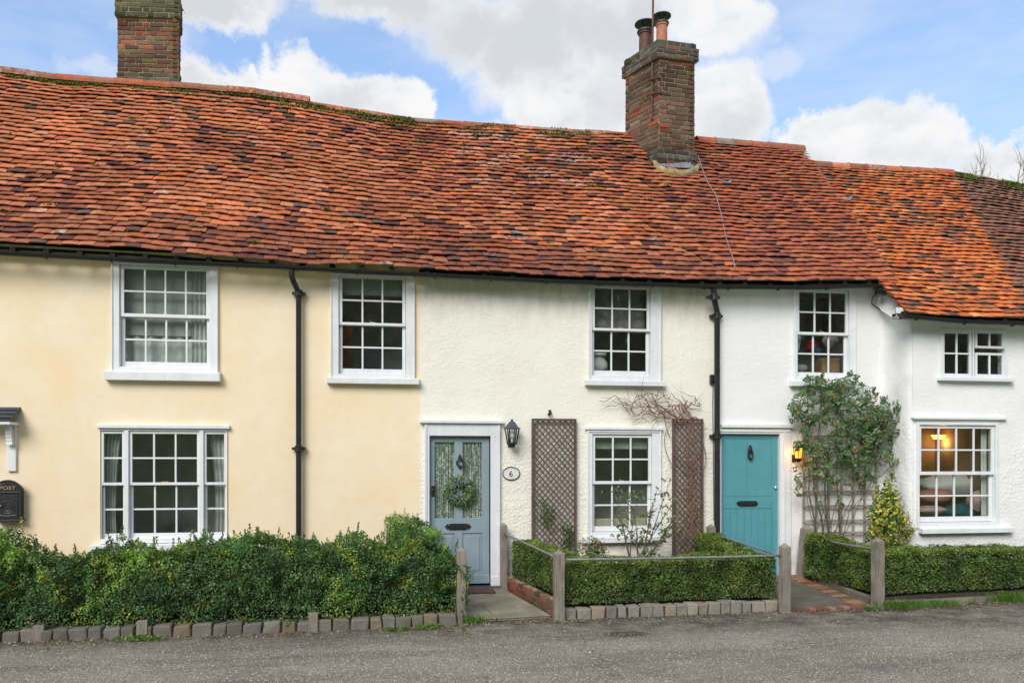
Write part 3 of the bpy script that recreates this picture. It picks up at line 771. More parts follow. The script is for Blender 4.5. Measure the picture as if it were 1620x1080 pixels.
def room(parent, h, y, deep=1.3, mat='room_plaster', grow=.35):
    x0, x1, z0, z1 = h[0] - grow, h[1] + grow, h[2] - grow * 1.2, h[3] + .12
    m = MB(); y0 = y + .115; y1 = y + deep
    v = [(x0, y0, z0), (x1, y0, z0), (x1, y0, z1), (x0, y0, z1), (x0, y1, z0), (x1, y1, z0), (x1, y1, z1), (x0, y1, z1),
         (h[0] - .02, y0, h[2] - .02), (h[1] + .02, y0, h[2] - .02), (h[1] + .02, y0, h[3] + .02), (h[0] - .02, y0, h[3] + .02)]
    m.add(v, [(4, 5, 6, 7), (0, 4, 7, 3), (1, 2, 6, 5), (3, 7, 6, 2), (0, 1, 5, 4), (0, 1, 9, 8), (1, 2, 10, 9), (2, 3, 11, 10), (3, 0, 8, 11)])
    return m.build('room', mat, parent)
def window(parent, cas, gl, my, cols, rt, rb, sl, y=0.0, cap=None, mat='white_paint', label=None, roomat='room_plaster', rest=True, moulding=True):
    c = rect(*cas, y); g = rect(*gl, y); zm0 = W((gl[0] + gl[1]) / 2, my[1], y).z; zm1 = W((gl[0] + gl[1]) / 2, my[0], y).z
    st = .042; inn = (g[0] - st - .004, g[1] + st + .004, g[2] - .075, g[3] + st + .004)
    mb = MB(); frame4(mb, c, inn, y - .032, y + .115)
    if moulding:                                            # raised outer bead
        b = .022
        for (a0, a1, b0, b1) in ((c[0] + .003, c[0] + b, c[2], c[3]), (c[1] - b, c[1] - .003, c[2], c[3]), (c[0] + b, c[1] - b, c[3] - b, c[3] - .003)):
            mb.box(a0, a1, y - .046, y - .031, b0, b1)
    w = mb.build('window', mat, parent, bevel=.004, label=label)
    gu = (g[0], g[1], zm1, g[3]); gd = (g[0], g[1], g[2], zm0)
    sash('sash', w, gu, cols, rt, y - .002, st, bot=(zm1 - zm0) * .95, mat=mat)
    sash('sash', w, gd, cols, rb, y + .040, st, top=(zm1 - zm0) * .9, bot=.07, mat=mat)
    if sl:
        s0, s1 = W(sl[0], sl[2], y).x, W(sl[1], sl[2], y).x; z1 = W((sl[0] + sl[1]) / 2, sl[2], y).z; z0 = W((sl[0] + sl[1]) / 2, sl[3], y).z
        sb = MB(); sb.add([(s0, y - .10, z0), (s1, y - .10, z0), (s1, y + .0, z0), (s0, y + .0, z0), (s0, y - .10, z1 - .012), (s1, y - .10, z1 - .012), (s1, y + .0, z1 + .01), (s0, y + .0, z1 + .01)],
               [(0, 3, 2, 1), (4, 5, 6, 7), (0, 1, 5, 4), (1, 2, 6, 5), (2, 3, 7, 6), (3, 0, 4, 7)]); sb.build('sill', mat, w, bevel=.006)
    if cap:
        k0, k1 = W(cap[0], cap[2], y).x, W(cap[1], cap[2], y).x; z1 = W((cap[0] + cap[1]) / 2, cap[2], y).z; z0 = W((cap[0] + cap[1]) / 2, cap[3], y).z
        sb = MB(); sb.box(k0, k1, y - .06, y + .02, z0, z1); sb.build('drip_board', mat, w, bevel=.004)
    # catch on the meeting rail
    k = MB(); xm = (g[0] + g[1]) / 2; k.box(xm - .03, xm + .03, y + .012, y + .034, zm1 - .002, zm1 + .012); k.tube([(xm - .025, y + .02, zm1 + .01), (xm - .03, y + .015, zm1 + .035)], .006, 6); k.build('sash_catch', 'gold_metal', w)
    hole = (c[0] + .02, c[1] - .02, c[2] + .02, c[3] - .02)
    if rest: room(parent, inn, y, mat=roomat, grow=.05 if y < -.1 else .35)
    return w, g, hole, (zm0, zm1)

fe = lambda X: float(np.interp(X, ex, ez)); frr = lambda X: float(np.interp(X, rx, rz))
fe2 = lambda X: float(np.interp(X, e2x, e2z)); fr2 = lambda X: float(np.interp(X, r2x, r2z))
ztopA = lambda X: zroof_front(X, 0.0) - .05

# === yellow cottage
yc = empty('cottage', (W(260, 900).x, 0, 0), 'pale yellow rendered cottage with the tall hedge in front, leftmost of the terrace', 'house')
w1, g1, h1, _ = window(yc, (177, 346, 417, 590), (196, 326, 427, 572), (497, 502.5), 4, 2, 2, (168, 350, 588, 603), label='upper four pane wide sash window above the tripartite window')
w3, g3, h3, _ = window(yc, (522.5, 656.5, 435, 598), (541.5, 636.5, 441, 583), (510.5, 515), 3, 2, 2, (517.5, 663, 598, 608), mat='worn_white_paint', label='upper window with peeling paint beside the black downpipe')
# tripartite window
C2 = rect(158.5, 360, 676, 858); gy = (686, 843)
lt = [rect(164, 193, *gy), rect(209, 311.5, *gy), rect(326.5, 354.5, *gy)]
mb = MB(); zmid = W(260, 765).z
frame4(mb, C2, (lt[0][0] - .035, lt[2][1] + .035, lt[0][2] - .07, lt[0][3] + .04), -.02, .115)
for a, b in ((lt[0][1] + .030, lt[1][0] - .036), (lt[1][1] + .036, lt[2][0] - .030)): mb.box(a, b, -.028, .11, lt[0][2] - .07, lt[0][3] + .04)
w2 = mb.build('window', 'white_paint', yc, bevel=.004, label='wide three-part sash window behind the tall hedge')
for i, gg in enumerate(lt):
    cc = 3 if i == 1 else 1; st_ = .034 if i == 1 else .028
    gg = (gg[0], gg[1], lt[1][2], lt[1][3])
    sash('sash', w2, (gg[0], gg[1], zmid + .018, gg[3]), cc, 2, .000, st_, bot=.034); sash('sash', w2, (gg[0], gg[1], gg[2], zmid - .018), cc, 2, .040, st_, top=.034, bot=.066)
a, b = W(147, 860).x, W(372, 860).x; sb = MB(); sb.box(a, b, -.10, .0, W(250, 870).z, W(250, 859).z); sb.build('sill', 'white_paint', w2, bevel=.006)
a, b = W(155, 674).x, W(364, 674).x; sb = MB(); sb.box(a, b, -.055, .02, W(260, 677.5).z, W(260, 672).z); sb.build('drip_board', 'white_paint', w2, bevel=.004)
k = MB(); xm = (lt[1][0] + lt[1][1]) / 2; k.box(xm - .04, xm + .04, .012, .034, zmid + .016, zmid + .03); k.build('sash_catch', 'gold_metal', w2)
hole2 = (C2[0] + .02, C2[1] - .02, C2[2] + .02, C2[3] - .02)
room(yc, (lt[0][0] - .04, lt[2][1] + .04, lt[0][2] - .07, lt[0][3] + .04), 0, deep=1.7)
wall_mesh('wall', yc, 'yellow_render', X_END, XYC, 0, ztopA, [h1, h3, hole2], .008, seed=1)
mb = MB(); gable(mb, X_END, fe, frr, YE, YR); backwall(mb, X_END, XYC, fe); mb.build('rear_wall', 'yellow_render', yc)
ROWS = 38
XL0 = X_END - .15
r_ = tile_mesh('roof', yc, fe, frr, YE, YR, lambda t: XL0, lambda t: XYC, tc_left, ROWS, .180, seed=1, wob=.04, clipL=True)
roof_under('roof_felt', yc, fe, frr, YE, YR, XL0 + .05, XYC, 'dark_void')
mb = MB(); xs_ = W(489, 160, YR).x
RTC = [(.54, .17, .085), (.46, .14, .075), (.52, .20, .11), (.34, .15, .09), (.40, .15, .085)]
ridge_run(mb, [(x, YR, z) for x, z in zip(rx, rz) if XL0 < x < xs_ - .05] + [(xs_, YR, frr(xs_))], .11, .055, RTC, .42)
ridge_run(mb, [(xs_ + .01, YR, frr(xs_ + .01)), (XYC, YR, frr(XYC))], .10, -.015, RTC, .42)
mb.build('ridge_tiles', 'roof_tile', r_)
mb = MB(); mb.tube([(XL0 + .05, YR, frr(XL0) + .03)] + [(x, YR, z + .03) for x, z in zip(rx, rz) if XL0 + .1 < x < xs_], .095, 10); mb.build('ridge_mortar', 'mortar', r_)
def mosscols(n): return [mixc((.07, .13, .02), (.16, .22, .04), random.random()) if random.random() < .75 else (.10, .075, .03) for _ in range(n)]
P = clumps(-7.6, XYC, fe, frr, YE, YR, 5200, .018, -.12)
P += clumps(xs_ - .6, XYC, fe, frr, YE, YR, 1100, .04, .06)
for _ in range(26):
    X0 = random.uniform(-7, XYC - .2); t0 = random.uniform(.05, .95)
    for _k in range(22): P.append((X0 + random.gauss(0, .03), YR + (YE - YR) * (t0 + random.gauss(0, .004)) - .04, frr(X0) + (fe(X0) - frr(X0)) * t0 + .070 + random.uniform(-.01, .02)))
leafcloud('moss', P, [(0, -.5, .8)] * len(P), .026, mosscols(len(P)), 'moss', r_, aspect=.9)

# === cream cottage (number 6)
cc = empty('cottage', (W(900, 900).x, 0, 0), 'cream roughcast cottage with the blue-grey door and two tall lattice trellises', 'house')
w4, g4, h4, _ = window(cc, (928, 1045, 681, 849), (941.5, 1026, 692, 832), (760.5, 765.5), 3, 2, 2, (921, 1041, 847, 857), cap=(925, 1047, 675.5, 680), label='lower sash window between the two trellises')
w5, g5, h5, _ = window(cc, (930, 1045, 451, 602), (941, 1023.5, 457, 586), (519.5, 523.5), 3, 2, 2, (924.5, 1049.5, 602, 611), mat='worn_white_paint', label='upper sash window with chipped paint under the dark gutter')
D1 = rect(680, 775, 690, 914); D1o = rect(671.5, 791, 669, 922)
zth = W(730, 924).z
def door_hole(o): return (o[0] + .02, o[1] - .02, -.1, o[3] - .02)
wall_mesh('wall', cc, 'cream_render', XYC, XCW, 0, ztopA, [h4, h5, door_hole(D1o)], .012, seed=2)
mb = MB(); backwall(mb, XYC, XCW, fe); mb.build('rear_wall', 'cream_render', cc)
r6 = tile_mesh('roof', cc, fe, frr, YE, YR, lambda t: XYC, lambda t: XCW, tc_left, ROWS, .180, seed=2, wob=.04)
roof_under('roof_felt', cc, fe, frr, YE, YR, XYC, XCW, 'dark_void')
mb = MB(); XCH = W(1000, 210, YR).x
ridge_run(mb, [(XYC, YR, frr(XYC)), (W(820, 200, YR).x, YR, frr(W(820, 200, YR).x)), (XCH, YR, frr(XCH))], .10, -.015, RTC + [(.30, .27, .22)], .42)
mb.build('ridge_tiles', 'roof_tile', r6)
P = clumps(XYC, W(930, 200, YR).x, fe, frr, YE, YR, 700, .045, .12)
for _ in range(34):
    X0 = random.uniform(XYC, XCW - .2); t0 = random.choice([random.uniform(.03, .3), random.uniform(.05, .98)])
    for _k in range(20): P.append((X0 + random.gauss(0, .035), YR + (YE - YR) * (t0 + random.gauss(0, .004)) - .04, frr(X0) + (fe(X0) - frr(X0)) * t0 + .070 + random.uniform(-.01, .02)))
leafcloud('moss', P, [(0, -.5, .8)] * len(P), .026, mosscols(len(P)), 'moss', r6, aspect=.9)

# door of number 6
mb = MB(); inn = (D1[0] - .006, D1[1] + .006, zth - .02, D1[3] + .006)
mb.box(D1o[0], inn[0], -.035, .13, zth - .02, D1o[3]); mb.box(inn[1], D1o[1], -.035, .13, zth - .02, D1o[3]); mb.box(inn[0], inn[1], -.0335, .13, inn[3], D1o[3])
mb.box(inn[1], inn[1] + .035, -.005, .1, zth - .02, inn[3]); 
xr_ = D1o[1] - .035; mb.box(xr_, D1o[1] - .002, -.05, -.034, zth - .02, D1o[3] - .03); mb.box(D1o[0] + .002, D1o[0] + .03, -.05, -.034, zth - .02, D1o[3] - .03)
mb.box(inn[1], D1o[1] + .01, -.055, -.030, zth - .02, zth + .10)
door = mb.build('door', 'worn_white_paint', cc, bevel=.004, label='blue-grey half-glazed door with a wreath, in a worn white frame')
sb = MB(); a, b = W(664, 667).x, W(796, 667).x; sb.box(a, b, -.075, .02, W(730, 669.5).z, W(730, 665).z); sb.build('drip_board', 'worn_white_paint', door, bevel=.004)
yd = .045
def px_r(l, r, t, b): return rect(l, r, t, b, 0)
pl = [px_r(688, 719.5, 699, 820), px_r(732.5, 763, 699, 820)]; pb = [px_r(693, 720, 844, 908), px_r(730.5, 762, 844, 908)]
mb = MB(); z0, z1 = D1[2], D1[3]
top_, mid0, mid1, low = pl[0][3], pl[0][2], pb[0][3], pb[0][2]
mb.box(D1[0], pl[0][0], yd, yd + .045, z0, z1); mb.box(pl[1][1], D1[1], yd, yd + .045, z0, z1); mb.box(pl[0][1], pl[1][0], yd, yd + .045, z0, z1)
for (a, b) in ((pl[0][0], pl[0][1]), (pl[1][0], pl[1][1])):
    mb.box(a, b, yd + .001, yd + .044, top_, z1); mb.box(a, b, yd + .001, yd + .044, mid1, mid0); mb.box(a, b, yd + .001, yd + .044, z0, low)
for q in pb:
    x0, x1 = (pl[0][0], pl[0][1]) if q is pb[0] else (pl[1][0], pl[1][1]); mb.box(x0, x1, yd + .016, yd + .030, low, mid1)
    mb.box(x0 + .03, x1 - .03, yd + .006, yd + .02, low + .035, mid1 - .035)
mb.box(D1[0], D1[1], yd - .03, yd + .02, zth + .005, z0 + .035)
leafd = mb.build('door_leaf', 'blue_grey_paint', door, bevel=.005)
gm = MB()
for q in pl: gm.box(q[0] - .001, q[1] + .001, yd + .02, yd + .024, q[2] - .001, q[3] + .001)
gm.build('glass', 'window_glass', leafd)
cm = MB()
for q in pl:
    n = 60; base = len(cm.v)
    for i in range(n + 1):
        x = q[0] + (q[1] - q[0]) * i / n; yy = yd + .040 + .010 * math.sin(i * .9) + .006 * math.sin(i * 2.3 + q[0])
        cm.v += [(x, yy, q[2] - .01), (x, yy, q[3] + .01)]; cm.c += [(1, 1, 1, 0)] * 2
    for i in range(n): cm.f.append((base + 2 * i, base + 2 * i + 2, base + 2 * i + 3, base + 2 * i + 1))
cm.build('net_curtain', 'lace', leafd)
mb = MB(); mb.box(D1[0] - .02, D1[1] + .02, .12, .16, zth - .05, D1[3] + .05); mb.build('door_backing', 'dark_void', door)
lp = px_r(711, 739, 828, 838)
mb = MB(); mb.box(lp[0], lp[1], yd - .012, yd, lp[2], lp[3])
zc = (lp[2] + lp[3]) / 2; hh = (lp[3] - lp[2]) / 2
for s_, xe in ((-1, lp[0]), (1, lp[1])):
    mb.prism([(xe, zc - .012), (xe + s_ * .02, zc - hh), (xe + s_ * .06, zc), (xe + s_ * .02, zc + hh), (xe, zc + .012)], yd - .009, yd)
mb.box(lp[0] + .01, lp[1] - .01, yd - .018, yd - .012, zc - .025, zc + .02); mb.build('letter_plate', 'black_iron', leafd)
kc = W(727.5, 731.5, yd); mb = MB()
mb.tube([(kc.x + .045 * math.cos(a), yd - .03, kc.z + .045 * math.sin(a)) for a in np.linspace(0, 2 * math.pi, 17)], .012, 7)
mb.ball((kc.x, yd - .02, kc.z + .06), .022); mb.prism([(kc.x - .03, kc.z + .06), (kc.x, kc.z + .12), (kc.x + .03, kc.z + .06), (kc.x, kc.z + .04)], yd - .014, yd)
mb.ball((kc.x, yd - .015, kc.z - .065), .02); mb.build('knocker', 'black_iron', leafd)
hc = W(683.5, 777, yd); mb = MB(); mb.box(hc.x - .008, hc.x + .035, yd - .012, yd, hc.z - .065, hc.z + .075); mb.tube([(hc.x + .012, yd - .01, hc.z + .01), (hc.x + .012, yd - .05, hc.z + .01), (hc.x + .012, yd - .05, hc.z - .05)], .009, 6); mb.ball((hc.x + .012, yd - .05, hc.z + .02), .02)
mb.build('handle', 'black_iron', leafd)
mb = MB(); mb.box(D1o[0] - .03, D1o[1] + .03, -.14, .12, zth - .10, zth - .02); mb.build('doorstep', 'dark_lead', door, bevel=.01)

# gutter helper: half-round channel with brackets and rafter feet
def gutter(parent, pts, r, label=None, mat='black_plastic', dz=0.0):
    mb = MB(); P = [Vector(p) for p in pts]; n = len(P); seg = 10; vs = []; fs = []
    for p in P:
        for inner in (0, 1):
            for k_ in range(seg + 1):
                a = math.pi * (1 + k_ / seg); q = r - inner * .006; vs.append(p + Vector((0, math.cos(a) * q, math.sin(a) * q + dz)))
    m_ = seg + 1
    for i in range(n - 1):
        a, b = i * 2 * m_, (i + 1) * 2 * m_
        for k_ in range(seg): fs += [(a + k_, a + k_ + 1, b + k_ + 1, b + k_), (a + m_ + k_, b + m_ + k_, b + m_ + k_ + 1, a + m_ + k_ + 1)]
        fs += [(a, b, b + m_, a + m_), (a + seg, a + m_ + seg, b + m_ + seg, b + seg)]
    for e_ in (0, (n - 1) * 2 * m_):
        for k_ in range(seg): fs.append((e_ + k_, e_ + k_ + 1, e_ + m_ + k_ + 1, e_ + m_ + k_))
    mb.add(vs, fs); g = mb.build('gutter', mat, parent, smooth=True, label=label)
    return g
def along(pts, step, off=0.0):
    P = [Vector(p) for p in pts]; s = off; out_ = []
    for i in range(len(P) - 1):
        l = (P[i + 1] - P[i]).length
        while s <= l: out_.append(P[i] + (P[i + 1] - P[i]) * (s / l)); s += step
        s -= l
    return out_
GY_ = -.285
GA = [W(x, y, GY_) for x, y in [(-300, 384), (0, 398), (180, 408), (460, 421), (560, 427), (664, 432)]]
GA[0:0] = [Vector((X_END - .1, GY_, GA[0].z))]
GB = [W(x, y, GY_) for x, y in [(664, 432), (760, 437), (875, 443), (1000, 447), (1130, 452)]]
GC = [W(x, y, GY_) for x, y in [(1130, 452), (1260, 453), (1415, 450)]]
def eaves(parent, GP, mat_s, step=.46, fef=fe, yw=0.0, sof=-.10):
    g = gutter(parent, GP, .050)
    for p in along(GP, step * 1.6, .2):
        mb = MB(); mb.tube([p + Vector((0, -.052, .006)), p + Vector((0, -.046, -.03)), p + Vector((0, -.02, -.054)), p + Vector((0, .03, -.052)), p + Vector((0, .05, 0))], .010, 5)
        mb.build('gutter_bracket', 'black_plastic', g)
    for p in along(GP, step * .82, .1):
        mb = MB(); mb.box(p.x - .03, p.x + .03, p.y + .052, yw + .05, p.z + .012, p.z + .075); mb.build('rafter_foot', 'dark_void', parent)
    mb = MB()
    for i in range(len(GP) - 1):
        a, b = GP[i], GP[i + 1]; mb.add([(a.x, yw - .14, a.z + .01), (b.x, yw - .14, b.z + .01), (b.x, yw - .14, b.z + .13), (a.x, yw - .14, a.z + .13),
               (a.x, yw + .0, a.z + .01), (b.x, yw + .0, b.z + .01)], [(0, 1, 2, 3), (0, 4, 5, 1)])
    mb.build('fascia', mat_s, parent)
    mb = MB()
    for i in range(len(GP) - 1):
        a, b = GP[i], GP[i + 1]; za, zb = fef(a.x), fef(b.x)
        o_ = YE + .02 if yw == 0 else YE2 + .02
        mb.add([(a.x, o_, za - .020), (b.x, o_, zb - .020), (b.x, o_ + .10, zb + .075), (a.x, o_ + .10, za + .075), (a.x, o_ + .01, za - .045), (b.x, o_ + .01, zb - .045)], [(0, 1, 2, 3), (4, 5, 1, 0)])
    if parent is not yc: mb.build('tile_batten', 'dark_void', parent)
    return g
eaves(yc, GA, 'yellow_render'); eaves(cc, GB, 'mortar')
def downpipe(parent, pts, r, collars, label=None, mat='black_iron'):
    mb = MB(); mb.tube(pts, r, 12); d = mb.build('downpipe', mat, parent, smooth=True, label=label)
    for c in collars:
        mb = MB()
        mb.lathe((c.x, c.y, c.z - .035), [(r + .002, -.004), (r + .018, 0), (r + .018, .02), (r + .008, .026), (r + .008, .055), (r + .016, .06), (r + .016, .075), (r + .002, .078)], 14)
        mb.box(c.x - r - .05, c.x + r + .05, c.y + .01, c.y + r + .03, c.z - .012, c.z + .022)
        mb.build('collar', mat, d)
    return d
a = W(461.5, 425, -.27); b = W(461.5, 437, -.27); c = W(472.5, 464, -.09); e = W(471.5, 850, -.09)
d_ = downpipe(yc, [a, b, b + Vector((.01, .02, -.04)), Vector((c.x - .02, c.y - .02, c.z + .05)), c, Vector((c.x, c.y, e.z - .5)), Vector((c.x, c.y, .12))], .036, [Vector((c.x, c.y, c.z)), Vector((c.x, c.y, W(471, 710).z))])
a = W(1129, 455, -.27); b = W(1130, 468, -.25); c = W(1134.5, 500, -.09)
downpipe(cc, [a, b, b + Vector((.01, .02, -.05)), Vector((c.x - .01, c.y - .02, c.z + .06)), c, Vector((c.x, c.y, .12))], .040,
         [Vector((c.x, c.y, c.z)), Vector((c.x, c.y, W(1134, 690).z)), Vector((b.x, b.y, b.z - .02))])

# === chimney builder
def brick_face(mb, A, B, z0, z1, cols, bl=.225, bh=.075, out_=.006, seed=0):
    rs = random.Random(seed); A = Vector((A[0], A[1], 0)); B = Vector((B[0], B[1], 0)); d = B - A; L = d.length; dn = d / L; nrm = Vector((dn.y, -dn.x, 0))
    rows = round((z1 - z0) / bh)
    for r in range(rows):
        z = z0 + (z1 - z0) * r / rows; s = -bl * (.5 if r % 2 else .25) * rs.uniform(.9, 1.1)
        while s < L:
            w = bl * (1 if rs.random() < .7 else .5); a, b = max(s, 0), min(s + w, L)
            if b - a > .025:
                c = rs.choice(cols); k = rs.uniform(.5, .95) * (1 + .6 * noise.noise(Vector((A.x + s, z * 3, 4)))); c = tuple(x * k for x in c) + (0,); pr = out_ + rs.uniform(-.003, .004)
                mb.obox(A + dn * (a + .004) + nrm * pr + Vector((0, 0, z + .006)), dn * (b - a - .010), -nrm * (.10 if L > .5 else .08), Vector((0, 0, (z1 - z0) / rows - .013)), c, j=.003)
            s += w
def inset(c4, k):           # offset a quad plan outward by k
    cx = sum(p[0] for p in c4) / 4; cy = sum(p[1] for p in c4) / 4
    return [(p[0] + (k if p[0] > cx else -k), p[1] + (k if p[1] > cy else -k)) for p in c4]
def chimney(parent, c4, zb, zt, cols, bands, mortar, seed, crown='mortar'):
    """c4 plan corners: front-left, front-right, back-right, back-left; bands: list of (z0,z1,outset,cols)"""
    mb = MB()
    for i in range(4): brick_face(mb, c4[i], c4[(i + 1) % 4], zb, zt, cols, seed=seed + i)
    for (a, b, k, cs) in bands:
        q = inset(c4, k)
        for i in range(4): brick_face(mb, q[i], q[(i + 1) % 4], a, b, cs, seed=seed + 10 + i, out_=.002)
    ch = mb.build('chimney', 'brick', parent, bevel=.006)
    mb = MB()
    for (a, b, k) in [(zb, zt, -.004)] + [(a, b - .003, k - .006) for a, b, k, _ in bands]:
        q = inset(c4, k); mb.add([(x, y, a) for x, y in q] + [(x, y, b) for x, y in q], [(0, 3, 2, 1), (4, 5, 6, 7)] + [(i, (i + 1) % 4, (i + 1) % 4 + 4, i + 4) for i in range(4)])
    mb.build('mortar', mortar, ch)
    return ch
# chimney of the yellow cottage, behind the ridge
y1_ = 3.0
xa, xb = W(186, 90, y1_).x, W(286, 90, y1_).x; za_, zb_ = W(236, 135, y1_).z - .7, W(236, 31, y1_).z; ztop = W(236, 2, y1_).z
c4 = [(xa, y1_), (xb, y1_ - .10), (xb - .12, y1_ + .42), (xa + .02, y1_ + .52)]
B1 = [(.24, .125, .09), (.26, .105, .07), (.20, .11, .095), (.22, .13, .09), (.18, .115, .085), (.36, .12, .065), (.21, .14, .08)]
B1y = B1 + B1 + [(.24, .19, .075)]
zpl = W(236, 118, y1_).z
ch1 = chimney(yc, c4, za_, zb_, B1y, [(za_, zpl, .012, [(.13, .12, .10), (.16, .14, .10)]), (zb_ - .0, ztop, .035, [(.14, .13, .09), (.17, .15, .10), (.12, .13, .07)])], 'lichen_mortar', 11)
for (px_, r__, lab) in ((203, .11, None), (254, .12, None)):
    p = W(px_, 2, y1_ + .2); mb = MB(); mb.lathe((p.x, p.y, ztop - .03), [(r__, 0), (r__, .28), (r__ + .02, .30), (r__ + .02, .36), (r__ - .02, .36)], 18); mb.build('chimney_pot', 'pale_terracotta', ch1, smooth=True)
P = [(random.uniform(xa, xb), y1_ - .03 + random.uniform(-.02, .3), ztop + random.uniform(-.16, -.01) if random.random() < .4 else ztop + random.uniform(-.01, .01)) for _ in range(500)]
P = [p for p in P if noise.noise(Vector((p[0] * 5, p[2] * 5, 0))) > -.02]
leafcloud('moss', P, [(0, -1, .5)] * len(P), .028, mosscols(len(P)), 'moss', ch1, aspect=.9)

# chimney between number 6 and the teal-door cottage
d0 = 12.85
NL = DP(1042.5, 255, d0); NR = DP(1099, 255, d0 + .16); FL = DP(989.5, 204, 13.52); FR = NR + (FL - NL)
c4 = [(NL.x, NL.y), (NR.x, NR.y), (FR.x, FR.y), (FL.x, FL.y)]
zt2 = DP(1043, 62.5, d0).z; zc2 = DP(1043, 92, d0).z; zb2 = DP(1043, 270, d0).z - .5
B2 = [(.22, .13, .085), (.20, .12, .08), (.22, .13, .08), (.16, .105, .075), (.23, .15, .095), (.20, .14, .085), (.33, .10, .055), (.25, .19, .14), (.15, .10, .07), (.20, .10, .065), (.21, .12, .08)]
zpl2a, zpl2b = DP(1043, 251, d0).z, DP(1043, 236, d0).z; zmc = DP(1043, 72, d0).z
ch2 = chimney(cc, c4, zb2, zc2, B2, [(zc2, zmc, .055, [(.15, .13, .10), (.13, .11, .09), (.17, .14, .11), (.26, .10, .06)]), (zmc, zt2, .022, [(.14, .12, .09), (.11, .10, .08), (.17, .15, .12)]),
      (zb2, zpl2a, .02, [(.25, .09, .06), (.12, .10, .09)]), (zpl2a, zpl2b, .035, [(.15, .14, .12), (.20, .18, .15)])], 'mortar', 31)
def pot(cx, cy, z0, r, h, mat, cowl=True, hc_=.25):
    mb = MB(); mb.lathe((cx, cy, z0 - .02), [(r * 1.08, 0), (r, h * .8), (r * 1.02, h * .86), (r * 1.18, h * .88), (r * 1.18, h * .95), (r * 1.0, h), (r * .8, h)], 20)
    p = mb.build('chimney_pot', mat, ch2, smooth=True)
    mb = MB()
    for a in range(4): mb.tube([(cx + r * .7 * math.cos(a * 1.57 + .4), cy + r * .7 * math.sin(a * 1.57 + .4), z0 + h - .06), (cx + r * .75 * math.cos(a * 1.57 + .4), cy + r * .75 * math.sin(a * 1.57 + .4), z0 + h + hc_ * .6)], .011, 5)
    mb.lathe((cx, cy, z0 + h + hc_ * .5), [(r * 1.75, 0), (r * 1.72, .015), (r * 1.2, hc_ * .24), (r * .5, hc_ * .4), (.01, hc_ * .44)], 20)
    mb.lathe((cx, cy, z0 + h - .04), [(r * 1.35, 0), (r * 1.35, .02), (r * .9, .03)], 18)
    mb.build('cowl', 'dark_lead', p)
p1 = DP(1047, 60, 13.12); pot(p1.x, p1.y, zt2, .088, DP(1047, 37, 13.12).z - zt2 + .02, 'terracotta', hc_=.17)
p2 = DP(1021, 75, 13.45); pot(p2.x, p2.y, zt2, .105, DP(1021, 50, 13.45).z - zt2 + .02, 'rust_metal', hc_=.19)
# mortar apron and lead flashing
mb = MB()
ap = []
for (px_, py_) in [(1034, 252), (1040, 266), (1055, 275), (1080, 277), (1098, 272), (1105, 262)]:
    ap.append(Vector((px_, py_, 0)))
def on_roof(px, py, lift=.05):
    d = ray(px, py); best = None
    for k_ in range(400):
        t = 9 + k_ * .02; p = CAM + d * t
        if p.z <= zroof_front(p.x, p.y) + lift: return p
    return CAM + d * 13
pts = [on_roof(p.x, p.y, .07) for p in ap]
mb.tube([on_roof(985 + 12, 214, .06), on_roof(1018, 226, .07), on_roof(1033, 250, .07)], [.03, .045, .055], 8)
mb.tube(pts, [.04, .065, .075, .075, .065, .04], 10); mb.build('mortar_fillet', 'lichen_mortar', ch2, smooth='all')
mb = MB(); a = on_roof(1044, 264, .10); b = on_roof(1098, 266, .10); a2 = a + Vector((0, .05, .16)); b2 = b + Vector((0, .05, .16)); mb.add([a, b, b2, a2], [(0, 1, 2, 3)]); mb.build('flashing', 'lead', ch2)
# aerial mast
mb = MB(); q0 = NL + Vector((-.12, -.02, 0)); mx_, my_ = DP(1032, 100, 12.95).x, DP(1032, 100, 12.95).y
mb.tube([(mx_ - .01, my_, DP(1029, 190, 12.95).z), (mx_ + .02, my_, DP(1036, -60, 12.95).z)], .018, 8)
for zz in (DP(1032, 127, 12.95).z, DP(1032, 150, 12.95).z):
    mb.tube([(mx_ - .05, my_, zz), (NL.x + .02, NL.y - .01, zz)], .012, 6); mb.box(NL.x - .03, NL.x + .03, NL.y - .03, NL.y, zz - .03, zz + .03)
mb.build('aerial_mast', 'rust_metal', ch2)
P = []
for _ in range(260):
    u_ = random.random(); q_ = NL.lerp(FL, u_); P.append((q_.x - .03, q_.y - .04, zmc + random.uniform(-.02, .02)))
leafcloud('moss', P, [(0, -1, .5)] * len(P), .025, mosscols(len(P)), 'moss', ch2, aspect=.9)

# === white cottage with the teal door
tcx = empty('cottage', (W(1260, 900).x, 0, 0), 'white rendered cottage with the teal door and the climbing rose', 'house')
XWR = W(1398, 600).x
w6, g6, h6, _ = window(tcx, (1254, 1352, 456, 604), (1264.5, 1338, 463, 588.5), (525.5, 530), 3, 2, 2, (1248, 1347, 603, 612), label='upper sash window above the climbing rose')
D2 = rect(1140.7, 1231.7, 686.7, 885); D2o = (W(1131, 700).x, W(1250, 700).x, -.05, W(1190, 677).z)
wall_mesh('wall', tcx, 'white_render', XCW, XWR + .02, 0, ztopA, [h6, door_hole(D2o)], .014, seed=3)
mb = MB(); backwall(mb, XCW, XWR, fe); mb.build('rear_wall', 'white_render', tcx)
xvl = lambda t: XCW; XRT = W(1268, 238, YR).x
r7 = tile_mesh('roof', tcx, fe, frr, YE, YR, xvl, lambda t: XRT + (XTR - XRT) * t, tc_teal, ROWS, .180, seed=3, wob=.04, clipR=True)
roof_under('roof_felt', tcx, fe, frr, YE, YR, XCW, XTR - .06, 'dark_void', off=-.035)
